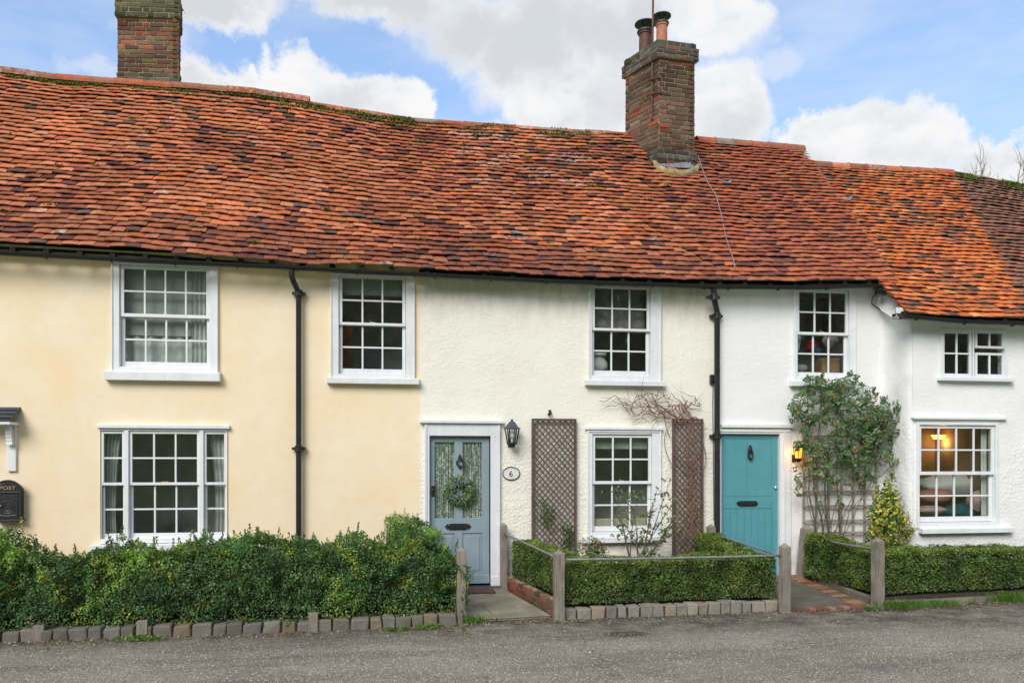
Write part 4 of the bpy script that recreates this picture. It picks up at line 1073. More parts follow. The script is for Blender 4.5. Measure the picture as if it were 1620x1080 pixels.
mb = MB(); x_ = W(1100, 222, YR).x; ridge_run(mb, [(x_, YR, frr(x_)), (XRT, YR, frr(XRT))], .12, .0, RTC + [(.30, .24, .16)], .36); mb.build('ridge_tiles', 'roof_tile', r7)
mb = MB(); mb.tube([(XRT - .02, YR, frr(XRT) - .02), (XRT + .005, YR, frr(XRT) - .02)], .10, 10); mb.build('ridge_mortar', 'lichen_mortar', r7)
for (px_, py_) in ((1149, 288),):
    p = on_roof(px_, py_, .10); mb = MB(); mb.add([p + Vector((-.13, 0, .015)), p + Vector((-.03, -.05, -.03)), p + Vector((.05, -.05, -.03)), p + Vector((.11, 0, .05)), p + Vector((.03, .02, .02))], [(0, 1, 2, 4), (4, 2, 3)]); mb.build('lead_tab', 'lead', r7)
cab = [on_roof(x, y, .125) for x, y in [(1104, 246), (1117, 285), (1133, 310), (1141, 340), (1148, 375), (1160, 410), (1163, 425)]]
mb = MB(); mb.tube(cab, .007, 5); mb.build('aerial_cable', 'steel', r7)
eaves(tcx, GC, 'white_paint')
# door frame + boarded leaf
zt_ = W(1190, 905).z; zt_ = .10
mb = MB(); inn = (D2[0] - .005, D2[1] + .005, zt_, D2[3] + .005)
mb.box(D2o[0] + .01, inn[0], -.03, .12, zt_ - .05, D2o[3]); mb.box(inn[1], D2o[1], -.03, .12, zt_ - .05, D2o[3]); mb.box(inn[0], inn[1], -.0285, .12, inn[3], D2o[3])
mb.box(inn[1] + .05, inn[1] + .075, -.045, -.029, zt_ - .05, D2o[3] - .05); mb.box(D2o[0] + .02, D2o[1] - .03, -.044, -.027, D2o[3] - .055, D2o[3] - .028)
door2 = mb.build('door', 'white_paint', tcx, bevel=.004, label='teal boarded door with a black letter plate')
sb = MB(); sb.box(W(1139, 674).x, W(1253, 674).x, -.07, .02, W(1190, 676.5).z, W(1190, 671.5).z); sb.build('drip_board', 'white_paint', door2, bevel=.004)
mb = MB(); y2 = .03
zmid1, zmid0 = W(1190, 785.5).z, W(1190, 804).z
xl_, xr2 = W(1146, 750).x, W(1223, 750).x
mb.box(D2[0], D2[1], y2 + .012, y2 + .04, zt_, D2[3])
mb.box(D2[0], xl_, y2, y2 + .0125, zt_, D2[3]); mb.box(xr2, D2[1], y2, y2 + .0125, zt_, D2[3])
mb.box(xl_, xr2, y2 + .001, y2 + .0125, D2[3] - .06, D2[3]); mb.box(xl_, xr2, y2 + .001, y2 + .0125, zmid0, zmid1)
for k_ in range(2):
    a, b = xl_ + (xr2 - xl_) * k_ / 2, xl_ + (xr2 - xl_) * (k_ + 1) / 2; mb.box(a + .002, b - .002, y2 + .006, y2 + .0125, zmid1 + .004, D2[3] - .064)
for k_ in range(7):
    a, b = xl_ + (xr2 - xl_) * k_ / 7, xl_ + (xr2 - xl_) * (k_ + 1) / 7; mb.box(a + .003, b - .003, y2 + .004, y2 + .0125, zt_, zmid0 - .004)
leaf2 = mb.build('door_leaf', 'teal_paint', door2, bevel=.003)
mb = MB(); lp = rect(1171, 1196, 792, 800.5); mb.box(lp[0], lp[1], y2 - .012, y2, lp[2], lp[3]); zc = (lp[2] + lp[3]) / 2; hh = (lp[3] - lp[2]) / 2
for s_, xe in ((-1, lp[0]), (1, lp[1])): mb.prism([(xe, zc - .012), (xe + s_ * .015, zc - hh), (xe + s_ * .045, zc), (xe + s_ * .015, zc + hh), (xe, zc + .012)], y2 - .009, y2)
mb.box(lp[0] + .012, lp[1] - .012, y2 - .02, y2 - .012, zc - .02, zc + .018); mb.build('letter_plate', 'black_iron', leaf2)
kc = W(1185.7, 715.5, y2); mb = MB(); mb.ball((kc.x, y2 - .02, kc.z + .04), .04, sc=(.9, .6, 1.2)); mb.tube([(kc.x + .032 * math.cos(a), y2 - .035, kc.z - .03 + .055 * math.sin(a)) for a in np.linspace(0, 2 * math.pi, 15)], .014, 6); mb.ball((kc.x, y2 - .02, kc.z + .085), .022); mb.ball((kc.x, y2 - .03, kc.z - .09), .02)
mb.build('knocker', 'black_iron', leaf2)
kc = W(1226.5, 771, y2); mb = MB(); mb.lathe((kc.x, y2 - .01, kc.z), [(.006, -.02), (.02, -.015), (.022, 0), (.015, .018), (.004, .022)], 10); mb.build('handle', 'steel', leaf2)
mb = MB(); mb.box(D2o[0], D2o[1], .125, .15, 0, D2o[3] + .02); mb.build('door_backing', 'dark_void', door2)
mb = MB(); mb.box(D2[0] - .03, D2[1] + .04, -.10, .03, zt_ - .08, zt_ - .002); mb.build('doorstep', 'edging_concrete', door2, bevel=.01)

# === right white cottage, steps forward with a lower roof
rc = empty('cottage', (W(1530, 900).x, YW2, 0), 'white roughcast cottage with the lowest bright orange roof, standing forward at the right', 'house')
w8, g8, h8, _ = window(rc, (1449, 1578, 668, 834), (1457.5, 1568.5, 677.5, 817), (745.5, 751), 4, 2, 2, (1452, 1597, 833, 842), y=YW2, cap=(1442, 1589, 660, 663.5), roomat='warm_room_plaster', moulding=False, label='lower sash window with the lit lamp and bedding inside')
# casement
O7 = rect(1487, 1592, 520.5, 598, YW2); ga = rect(1493, 1532.5, 527.5, 591, YW2); gb = rect(1545, 1584.5, 527.5, 547.5, YW2); gc = rect(1545, 1584.5, 562, 591, YW2)
mb = MB(); frame4(mb, O7, (ga[0] - .035, gb[1] + .035, ga[2] - .035, ga[3] + .035), YW2 - .03, YW2 + .115)
xm_ = (ga[1] + gb[0]) / 2; mb.box(xm_ - .012, xm_ + .012, YW2 - .02, YW2 + .1, ga[2] - .035, ga[3] + .035)
w7 = mb.build('window', 'white_paint', rc, bevel=.004, label='small casement window under the eaves')
sash('casement', w7, ga, 2, 2, YW2 - .018, .034); sash('casement', w7, gb, 2, 1, YW2 - .018, .034); sash('casement', w7, (gc[0], gc[1], ga[2], gc[3]), 2, 1, YW2 - .018, .034)
sb = MB(); sb.box(W(1481, 600, YW2).x, W(1599, 600, YW2).x, YW2 - .09, YW2, W(1540, 603.5, YW2).z, W(1540, 598, YW2).z); sb.build('sill', 'white_paint', w7, bevel=.005)
hole7 = (O7[0] + .02, O7[1] - .02, O7[2] + .02, O7[3] - .02); room(rc, (ga[0] - .04, gb[1] + .04, ga[2] - .04, ga[3] + .04), YW2)
XRW = W(1438, 600, YW2).x
zr2 = lambda X, y: fe2(X) + (fr2(X) - fe2(X)) * (y - YE2) / (YR - YE2)
wall_mesh('wall', rc, 'white_roughcast', XWR + .06, XR45, YW2, lambda X: zr2(X, YW2) - .06, [h8, hole7], .02, seed=4)
# rounded corner and return wall joining the two house fronts
mb = MB(); n = 14; zs_ = np.linspace(-.05, 1, 40)
ztr = lambda X, y: zr2(max(X, XR0), y) - .06
kp = [(XWR - .16, .03), (XWR - .07, -.008), (XWR - .02, -.04), (XWR + .005, -.11), (XWR + .01, -.24), (XWR + .012, -.36), (XWR + .02, -.44), (XWR + .035, -.50), (XWR + .065, -.545), (XWR + .12, YW2 + .02)]
path2 = []
for i in range(len(kp) - 1):
    for f_ in (0, .5): path2.append((kp[i][0] * (1 - f_) + kp[i + 1][0] * f_, kp[i][1] * (1 - f_) + kp[i + 1][1] * f_))
path2.append(kp[-1])
xsP = np.linspace(0, 1, len(path2))
for (x, y) in path2:
    top = zr2(XR0, y) - .05
    for f_ in zs_:
        z = -.05 + (top + .05) * (f_ + .0) / 1.0
        q = .018 * noise.noise(Vector((x * 5 + y * 5, z * 5, 3))) + .01 * noise.noise(Vector((x * 14 + y * 14, z * 14, 3)))
        mb.v.append((x - q, y - q * .6, z)); mb.c.append((1, 1, 1, 0))
m_ = len(zs_)
for i in range(len(path2) - 1):
    for j in range(m_ - 1): mb.f.append((i * m_ + j, (i + 1) * m_ + j, (i + 1) * m_ + j + 1, i * m_ + j + 1))
mb.build('return_wall', 'white_roughcast', rc, smooth='all')
mb = MB(); backwall(mb, XWR, XR45, fe2); mb.build('rear_wall', 'white_roughcast', rc)
XRb = XR0 - .16; XBR, XBE = W(1506, 276, YR).x, W(1632, 507, YE2).x; xbt = lambda t: XBR + (XBE - XBR) * t
ROW2 = 42
r8 = tile_mesh('roof', rc, fe2, fr2, YE2, YR, lambda t: XR0 - .42 * (1 - t) - .02, xbt, tc_right, ROW2, .168, seed=5, nseed=5, wob=.025, clipL=True)
roof_under('roof_felt', rc, fe2, fr2, YE2, YR, XR0 + .05, XR45, 'dark_void', off=-.035)
mb = MB(); xa_, xb_ = W(1283, 262, YR).x, W(1503, 272, YR).x
ridge_run(mb, [(xa_, YR, fr2(xa_)), (W(1400, 262, YR).x, YR, fr2(W(1400, 262, YR).x)), (xb_, YR, fr2(xb_))], .115, .01, RTC, .33); mb.build('ridge_tiles', 'roof_tile', r8)
p = W(1337, 313, .9)
def on_roof2(px, py, lift=.05):
    d = ray(px, py)
    for k_ in range(600):
        t = 9 + k_ * .015; p = CAM + d * t
        if p.z <= zr2(p.x, p.y) + lift: return p
    return CAM + d * 13
p = on_roof2(1337, 315, .11); mb = MB(); mb.add([p + Vector((-.15, 0, .03)), p + Vector((-.05, -.05, -.03)), p + Vector((.06, -.05, -.03)), p + Vector((.16, .02, .07)), p + Vector((.0, .02, .02))], [(0, 1, 2, 4), (4, 2, 3)]); mb.build('lead_tab', 'lead', r8)
GD = [W(x, y, YE2 - .05) for x, y in [(1428, 498), (1520, 506), (1620, 510), (1700, 513)]]
eaves(rc, GD, 'white_paint', fef=fe2, yw=YW2)
# white bargeboard closing the low verge, with black drain mouth above
mb = MB()
pA = [W(1391, 466, -.08), W(1400, 459, -.08), W(1440, 496, -.66), W(1432, 508, -.66), W(1415, 505, -.45), W(1395, 492, -.12), W(1386, 482, -.06)]
vs = [p for p in pA] + [p + Vector((.10, .02, .02)) for p in pA]; n = len(pA)
mb.add(vs, [tuple(reversed(range(n))), tuple(range(n, 2 * n))] + [(i, (i + 1) % n, (i + 1) % n + n, i + n) for i in range(n)]); mb.build('bargeboard', 'white_render', rc, bevel=.01)
mb = MB(); p = W(1394, 462, -.27); mb.tube([p + Vector((-.07, 0, .01)), p + Vector((.09, .0, .0))], [.055, .045], 8); mb.box(p.x - .05, p.x + .06, p.y - .05, p.y + .05, p.z - .02, p.z + .05); mb.build('gutter_outlet', 'black_plastic', rc)
mb = MB(); mb.tube([W(x, y, -.03 if x < 1392 else -.12) for x, y in [(1391, 463), (1380, 470), (1379, 480), (1388, 487), (1405, 492), (1414, 497)]], .007, 5); mb.build('wall_cable', 'black_plastic', rc)

# === far right cottage (only its darker roof shows)
fc = empty('cottage', (XR45 + 2, YW2, 0), 'cottage whose dark brown mossy roof shows at the far right edge', 'house')
XF_R = X_R
tile_right0 = lambda t: XR45 + (t - 1) * .0
r9 = tile_mesh('roof', fc, fe2, fr2, YE2, YR, xbt, lambda t: XF_R, tc_far, ROW2, .168, seed=6, nseed=5, wob=.025, clipR=True)
# repair the upper boundary: the darker tiles reach further left near the ridge
roof_under('roof_felt', fc, fe2, fr2, YE2, YR, XR45, XF_R, 'dark_void', off=-.035)
mb = MB(); ridge_run(mb, [(xb_ + .02, YR, fr2(xb_ + .02)), (W(1620, 290, YR).x, YR, fr2(W(1620, 290, YR).x)), (XF_R, YR, fr2(XF_R))], .10, .0, RTC, .4); mb.build('ridge_tiles', 'roof_tile', r9)
P = clumps(xb_, xb_ + 2.6, fe2, fr2, YE2, YR, 2600, .030, -.1); leafcloud('moss', P, [(0, -.5, .8)] * len(P), .026, mosscols(len(P)), 'moss', r9, aspect=.9)
wall_mesh('wall', fc, 'white_roughcast', XR45, XF_R, YW2, lambda X: zr2(X, YW2) - .06, [], .02, seed=6)
mb = MB(); gable(mb, XF_R, fe2, fr2, YE2, YR, wy=YW2); backwall(mb, XR45, XF_R, fe2); mb.build('rear_wall', 'white_roughcast', fc)

# ------------------------------------------------------------------ things behind the glass
def drape(name, x0, x1, z0, z1, y, mat, label, cat, folds=8, amp=.02, taper=None):
    mb = MB(); n = folds * 8; rws = 8
    for j in range(rws + 1):
        f_ = j / rws
        for i in range(n + 1):
            u = i / n; xx = x0 + (x1 - x0) * u
            if taper: xx = x0 + (x1 - x0) * (u * (1 - taper * math.sin(f_ * 2.2)) if taper > 0 else 1 - (1 - u) * (1 + taper * math.sin(f_ * 2.2)))
            mb.v.append((xx, y + amp * math.sin(u * folds * 6.28 + .4 * math.sin(f_ * 5)), z1 + (z0 - z1) * f_)); mb.c.append((1, 1, 1, 0))
    for j in range(rws):
        for i in range(n): a = j * (n + 1) + i; mb.f.append((a, a + 1, a + n + 2, a + n + 1))
    return tag(mb.build(name, mat, smooth='all'), label, cat)
drape('roller_blind', g1[0] - .03, g1[1] - .10, g1[2] + (g1[3] - g1[2]) * .30, g1[3] + .03, .15, 'blind_fabric', 'pale grey blind pulled down behind the upper window above the three-part window', 'blind', 1, .002)
drape('curtain', g1[0] - .03, g1[1] - .15, g1[2] - .03, g1[3] + .02, .185, 'linen', 'pale net curtain drawn across the upper window above the three-part window', 'curtain', 5, .02)
drape('curtain', g1[1] - .2, g1[1] + .03, g1[2] - .03, g1[3] + .02, .135, 'linen', 'white curtain at the right edge of the upper window above the three-part window', 'curtain', 4, .018)
drape('curtain', lt[0][0] - .03, lt[0][0] + .16, lt[0][2] - .04, lt[0][3] + .03, .16, 'linen', 'white curtain in the left light of the three-part window', 'curtain', 4, .02, .35)
drape('curtain', lt[2][0] + .0, lt[2][1] + .04, lt[0][2] - .04, lt[0][3] + .03, .16, 'linen', 'white curtain in the right light of the three-part window', 'curtain', 4, .02, -.3)
hgt = g3[3] - g3[2]
drape('roller_blind', g3[0] - .02, g3[1] + .02, g3[3] - hgt * .165, g3[3] + .03, .13, 'blind_fabric', 'pale grey blind half rolled up in the peeling upper window beside the downpipe', 'blind', 1, .002)
mb = MB(); mb.box(g3[0] - .02, g3[0] + .11, .35, .45, g3[2] - .3, g3[3] - hgt * .40); tag(mb.build('wardrobe', 'stained_wood', bevel=.005), 'brown wooden wardrobe side inside the peeling upper window beside the downpipe', 'wardrobe')
h4_ = g4[3] - g4[2]
drape('roller_blind', g4[0] - .02, g4[1] + .02, g4[3] - h4_ * .125, g4[3] + .03, .13, 'leaf_print_blind', 'green blind with white leaf print in the window between the trellises', 'blind', 1, .002)
mb = MB(); mb.box(g4[0] - .02, g4[1] + .02, .13, .17, g4[2] - .03, g4[2] + .10); tag(mb.build('cushion_roll', 'cream_fabric', bevel=.03), 'pale bolster lying along the sill of the window between the trellises', 'cushion')
mb = MB(); mb.ball((g5[0] + .10, .22, g5[2] + .1), .14, sc=(1, .5, 1), nz=.3); mb.box(g5[0], g5[0] + .2, .14, .2, g5[2] + .22, g5[2] + .26); tag(mb.build('pillow', 'linen', smooth='all'), 'white pillow behind the lower left pane of the chipped upper window of the cream cottage', 'pillow')
drape('curtain', g5[0] - .03, g5[1] + .03, g5[2] + (g5[3] - g5[2]) * .5, g5[3] + .02, .20, 'grey_fabric', 'grey net curtain in the chipped upper window of the cream cottage', 'curtain', 3, .02)
# clutter in the upper window of the white cottage
def blob(name, c, r, mat, sc, label, cat, nzv=.5, ns=7):
    mb = MB(); mb.ball(c, r, seg=20, rings=12, sc=sc, nz=nzv, ns=ns); return tag(mb.build(name, mat, smooth='all'), label, cat)
gx = lambda g, u: g[0] + (g[1] - g[0]) * u
gz = lambda g, v: g[2] + (g[3] - g[2]) * v
blob('cloth', (gx(g6, .42), .22, gz(g6, .36)), .09, 'red_fabric', (1, .6, .9), 'red cloth heaped inside the window above the climbing rose', 'cloth')
blob('cloth', (gx(g6, .55), .24, gz(g6, .30)), .07, 'blue_fabric', (1.2, .6, .7), 'blue cloth beside the red one inside the window above the climbing rose', 'cloth')
blob('cloth', (gx(g6, .12), .22, gz(g6, .42)), .10, 'linen', (.5, .5, 1.5), 'white cloth hanging at the left inside the window above the climbing rose', 'cloth')
blob('cloth', (gx(g6, .16), .2, gz(g6, .06)), .11, 'grey_fabric', (1.1, .6, .7), 'grey cloth at the bottom left inside the window above the climbing rose', 'cloth')
blob('cloth', (gx(g6, .86), .26, gz(g6, .42)), .12, 'grey_fabric', (1, .6, .9), 'dark grey bag at the right inside the window above the climbing rose', 'bag')
mb = MB(); mb.box(gx(g6, .62), gx(g6, 1.0), .16, .4, g6[2] - .1, gz(g6, .20)); tag(mb.build('cardboard_box', 'cardboard', bevel=.004), 'brown cardboard box at the bottom right inside the window above the climbing rose', 'box')
# bedding in the lower right window
Y8 = YW2
w8p = lambda px, py, dy: tuple(W(px, py, Y8 + dy))
blob('pillow', w8p(1480, 783, .34), .20, 'pink_fabric', (1.35, .6, .50), 'larger pink pillow on top inside the right-hand lower window', 'pillow', .2)
blob('pillow', w8p(1472, 806, .28), .19, 'pale_pink_fabric', (1.25, .6, .34), 'pale pink pillow below the larger one inside the right-hand lower window', 'pillow', .15)
blob('blanket', w8p(1518, 808, .42), .26, 'blue_fabric', (1.3, .6, .40), 'dark blue blanket inside the right-hand lower window', 'blanket', .15)
blob('duvet', w8p(1515, 768, .72), .44, 'linen', (1.5, .5, .42), 'crumpled pale duvet behind the pillows inside the right-hand lower window', 'duvet', .35, 5)
mb = MB()
cx_, cz_ = W(1549, 792, Y8 + .24).x, W(1549, 792, Y8 + .24).z
for k_ in range(5):
    r__ = .13 - k_ * .024
    if r__ > .02: mb.tube([(cx_ + (r__ + .01 * math.sin(a * 3 + k_)) * 1.25 * math.cos(a), Y8 + .24 - k_ * .014, cz_ + (r__ + .008 * math.cos(a * 4)) * math.sin(a)) for a in np.linspace(0, 6.28, 26)], .02, 8)
for k_ in range(6): mb.tube([(cx_ + .05 + k_ * .02, Y8 + .22, cz_ + .07 - k_ * .03), (cx_ + .09 + k_ * .015, Y8 + .2, cz_ - .04 - k_ * .01), (cx_ + .06 + k_ * .02, Y8 + .2, g8[2] - .02)], .017, 6)
mb.ball((cx_, Y8 + .30, cz_), .14, sc=(1.2, .4, 1)); tag(mb.build('rolled_throw', 'pale_pink_fabric', smooth='all'), 'rolled pale pink throw at the right inside the right-hand lower window', 'throw')
drape('curtain', g8[1] - .05, g8[1] + .04, g8[2], g8[3] + .03, Y8 + .14, 'linen', 'narrow white curtain edge at the right of the right-hand lower window', 'curtain', 2, .01)
lamp = empty('wall_lamp', tuple(W(1484, 692, Y8 + 1.15)), 'lit amber wall lamp seen through the right-hand lower window', 'lamp')
L0 = ORG[lamp.name]
mb = MB(); mb.add([L0 + Vector(v) * .8 for v in ((-.16, 0, .05), (.16, 0, .05), (.10, 0, -.03), (-.10, 0, -.03), (-.16, -.12, .05), (.16, -.12, .05), (.10, -.08, -.03), (-.10, -.08, -.03))], [(4, 5, 6, 7), (0, 4, 7, 3), (5, 1, 2, 6), (0, 3, 2, 1), (7, 6, 2, 3)]); mb.build('lamp_shade', 'lamp_glow', lamp)
ld = bpy.data.lights.new('bulb', 'POINT'); ld.energy = 3.2; ld.color = (1, .5, .14); ld.shadow_soft_size = .03; lo = bpy.data.objects.new('bulb', ld); COL.objects.link(lo); lo.parent = lamp; lo.location = (0, -.10, -.09)

# ------------------------------------------------------------------ things on the walls
# canopy over the next door, at the photograph's left edge
cnx = W(33, 650, -.42).x
cp = empty('door_canopy', (cnx - .6, 0, W(0, 650).z), 'slate-topped white door canopy on a curved bracket at the left edge of the yellow wall', 'canopy')
xr3 = W(33, 650, 0).x; xl3 = xr3 - 1.35
zc0, zc1 = W(15, 667, -.4).z, W(15, 642, -.2).z
mb = MB(); mb.add([(xl3, -.26, zc1 - .15), (xr3, -.26, zc1 - .15), (xr3, .0, zc1), (xl3, .0, zc1), (xl3, -.26, zc1 - .19), (xr3, -.26, zc1 - .19), (xr3, .0, zc1 - .05), (xl3, .0, zc1 - .05)], [(0, 1, 2, 3), (4, 7, 6, 5), (0, 4, 5, 1), (1, 5, 6, 2), (3, 2, 6, 7), (0, 3, 7, 4)])
for k_ in range(3): mb.tube([(xl3, -.26 + k_ * .09, zc1 - .14 + k_ * .05), (xr3, -.26 + k_ * .09, zc1 - .14 + k_ * .05)], .016, 6)
mb.build('roof', 'slate', cp)
mb = MB(); mb.box(xl3 + .03, xr3 - .03, -.24, 0, zc0, zc1 - .19); mb.box(xl3 + .015, xr3 - .015, -.255, 0, zc1 - .225, zc1 - .192); mb.build('fascia', 'white_paint', cp, bevel=.006)
mb = MB(); xb3 = W(20, 700, 0).x; zb3 = W(18, 745).z
mb.box(xb3 - .05, xb3 + .05, -.035, 0, zb3, zc0)
arc = [(-.04 - .12 * (1 - math.cos(a)), zc0 - .26 + .24 * math.sin(a)) for a in np.linspace(0, 1.57, 9)]
poly = arc + [(-.03, zc0 - .02)]
poly = [(y - .06 if i < len(arc) else y, z) for i, (y, z) in enumerate(poly)]
for i in range(len(arc) - 1):
    (ya, za), (yb, zb) = arc[i], arc[i + 1]; mb.add([(x, y, z) for x in (xb3 - .035, xb3 + .035) for (y, z) in ((ya, za), (yb, zb), (yb - .05, zb + .02), (ya - .06, za - .01))], [(0, 1, 2, 3), (7, 6, 5, 4), (0, 4, 5, 1), (1, 5, 6, 2), (2, 6, 7, 3), (3, 7, 4, 0)])
mb.build('bracket', 'white_paint', cp, bevel=.004)

# post box
q = rect(-2, 40, 776, 822); zt3 = W(18, 760).z
pbx = empty('post_box', ((q[0] + q[1]) / 2, 0, q[2]), 'black cast metal wall post box with an arched top lettered POST', 'post box')
def archpoly(x0, x1, z0, z1, zt, n=10):
    cx = (x0 + x1) / 2; hw = (x1 - x0) / 2; return [(x0, z0), (x1, z0)] + [(cx + hw * math.cos(a), z1 + (zt - z1) * math.sin(a)) for a in np.linspace(0, math.pi, n)]
mb = MB(); mb.prism(archpoly(q[0] + .015, q[1] - .015, q[2] + .01, q[3], zt3 - .015), -.11, 0); mb.build('body', 'black_iron', pbx, bevel=.005)
mb = MB(); po = archpoly(q[0], q[1], q[2], q[3], zt3, 14); 
for i in range(2, len(po) - 1): mb.tube([(po[i][0], -.11, po[i][1]), (po[i + 1][0], -.11, po[i + 1][1])], .016, 6)
mb.box(q[0] - .008, q[1] + .008, -.135, -.0, q[2] - .015, q[2] + .012); mb.box(q[0], q[0] + .018, -.122, -.11, q[2], q[3]); mb.box(q[1] - .018, q[1], -.122, -.11, q[2], q[3]); mb.box(q[0] + .02, q[1] - .02, -.124, -.11, q[3] - .025, q[3] - .008)
mb.build('rim', 'black_iron', pbx, bevel=.003)
mb = MB(); cx3, cz3 = (q[0] + q[1]) / 2, (q[2] + q[3]) / 2 - .02; mb.box(q[0] + .035, q[1] - .035, -.117, -.11, q[2] + .03, q[3] - .04)
for r__ in (.05, .08): mb.tube([(cx3 + r__ * math.cos(a), -.118, cz3 + r__ * .9 * math.sin(a)) for a in np.linspace(0, 6.28, 20)], .006, 5)
mb.tube([(cx3 - .10, -.118, q[2] + .07), (cx3, -.118, q[2] + .055), (cx3 + .10, -.118, q[2] + .07)], .006, 5); mb.ball((cx3, -.118, cz3 + .07), .014); mb.ball((cx3 - .03, -.118, cz3 + .06), .01); mb.ball((cx3 + .03, -.118, cz3 + .06), .01)
mb.build('door_panel', 'black_iron', pbx)
mb = MB(); p = W(1, 800, -.12); mb.ball(p, .012); mb.build('lock', 'steel', pbx)
def text(name, s, size, loc, mat, parent=None, extrude=.002, rot=0.0, scx=1.0):
    cu = bpy.data.curves.new(name, 'FONT'); cu.body = s; cu.size = size; cu.extrude = extrude; cu.align_x = 'CENTER'; cu.align_y = 'CENTER'
    to = bpy.data.objects.new(name, cu); COL.objects.link(to); dg = bpy.context.evaluated_depsgraph_get()
    me = bpy.data.meshes.new_from_object(to.evaluated_get(dg)); bpy.data.objects.remove(to); 
    from mathutils import Matrix
    me.transform(Matrix.Translation(Vector(loc)) @ Matrix.Rotation(R(90), 4, 'X') @ Matrix.Rotation(rot, 4, 'Z') @ Matrix.Diagonal((scx, 1, 1, 1)))
    for m_i in list(me.materials): pass
    me.materials.clear(); return link(name, me, mat, parent)
text('lettering', 'POST', .058, (cx3, -.118, q[3] + (zt3 - q[3]) * .30), 'gold_metal', pbx, .003, 0, 1.35)

# lantern builder
def lantern(cx, zt, zb, y, s, label, lit, bracket_up=False):
    top = empty('wall_lantern', (cx, 0, zb), label, 'lantern')
    H_ = zt - zb; yc_ = y
    mb = MB(); mb.lathe((cx, yc_, zb), [(.118 * s, H_ * .655), (.118 * s, H_ * .675), (.085 * s, H_ * .73), (.060 * s, H_ * .82), (.038 * s, H_ * .90), (.014 * s, H_ * .93), (.012 * s, H_ * .955), (.020 * s, H_ * .97), (.006 * s, H_)], 6)
    mb.build('cap', 'black_iron' if lit else 'dark_lead', top, bevel=.002)
    mb = MB(); z0_, z1_ = zb + H_ * .15, zb + H_ * .655; r0, r1 = .060 * s, .098 * s
    for k_ in range(6):
        a = math.pi / 3 * k_; mb.tube([(cx + r0 * math.cos(a), yc_ + r0 * math.sin(a), z0_), (cx + r1 * math.cos(a), yc_ + r1 * math.sin(a), z1_)], .0075 * s, 5)
    mb.lathe((cx, yc_, z0_ - .012), [(r0 + .012, 0), (r0 + .014, .022), (r0, .024)], 6); mb.lathe((cx, yc_, zb), [(.02 * s, 0), (.04 * s, .012), (.045 * s, H_ * .10), (.03 * s, H_ * .13)], 12)
    mb.tube([(cx, yc_, zb + H_ * .07), (cx, yc_ * .5, zb + H_ * .05), (cx, -.005, zb + H_ * .10)], .013 * s, 6); mb.box(cx - .035 * s, cx + .035 * s, -.012, 0, zb + H_ * .02, zb + H_ * .35)
    mb.build('frame', 'black_iron', top)
    mb = MB(); mb.lathe((cx, yc_, 0), [(r0 - .004, z0_ + .004), (r1 - .004, z1_ - .002)], 6); mb.build('glass', 'amber_glass' if lit else 'window_glass', top)
    mb = MB(); mb.ball((cx, yc_, zb + H_ * .42), .022 * s if lit else .034 * s, sc=(1, 1, 1.5)); mb.tube([(cx, yc_, zb + H_ * .14), (cx, yc_, zb + H_ * .34)], .016 * s, 8); mb.build('bulb', 'bulb_glow' if lit else 'porcelain', top, smooth='all')
    if lit:
        ld = bpy.data.lights.new('lamp_light', 'POINT'); ld.energy = 7.0; ld.color = (1, .42, .07); ld.shadow_soft_size = .10; lo = bpy.data.objects.new('lamp_light', ld); COL.objects.link(lo); lo.parent = top; lo.location = (0, yc_, H_ * .42)
    return top
p = W(810, 690, -.14); lantern(p.x, W(810, 662.5, -.14).z, W(810, 708, -.14).z, -.14, 1.0, 'unlit dark lantern on the cream wall beside the blue-grey door', False)
p = W(1263, 715, -.13); lantern(p.x, W(1263, 696, -.13).z, W(1263, 731, -.13).z, -.13, .80, 'lit amber wall lantern beside the teal door and the rose', True)

# oval number plaque
pc = W(809, 748.6, -.02); pq = empty('number_plaque', (pc.x, 0, pc.z - .09), 'white oval house plaque with a black rim numbered 6', 'plaque')
def oval(rx_, rz_, y0, y1, n=40): return [(pc.x + rx_ * math.cos(a), pc.z + rz_ * math.sin(a)) for a in np.linspace(0, 6.2832, n, endpoint=False)]
rxp, rzp = 14 / 117.5, 10.7 / 117.5
mb = MB(); mb.prism(oval(rxp, rzp, 0, 0), -.014, 0); mb.build('plate', 'porcelain', pq)
mb = MB(); mb.tube([(pc.x + (rxp - .004) * math.cos(a), -.014, pc.z + (rzp - .004) * math.sin(a)) for a in np.linspace(0, 6.2832, 41)], .0065, 6, caps=False); mb.build('rim', 'black_iron', pq)
text('numeral', '6', .115, (pc.x - .006, -.0165, pc.z - .008), 'black_iron', pq, .001)
mb = MB()            # the small curved line of script above and below the number: only illegible strokes in the photo
for k_ in range(9):
    for sg, rr_ in ((1, .78), (-1, .78)):
        if sg < 0 and not 2 <= k_ <= 6: continue
        if k_ == 5 and sg > 0: continue
        a = math.pi / 2 + (k_ - 4) * (.19 if sg > 0 else .16); a = a if sg > 0 else -a
        x, z = pc.x + rxp * rr_ * math.cos(a), pc.z + rzp * rr_ * math.sin(a); t_ = .008 if sg > 0 else .005
        mb.tube([(x - t_, -.0155, z - t_), (x - t_ * .2, -.0155, z + t_ * .8), (x + t_ * .3, -.0155, z - t_ * .5), (x + t_, -.0155, z + t_ * .3)], .0012, 4)
mb.build('script', 'lead', pq)

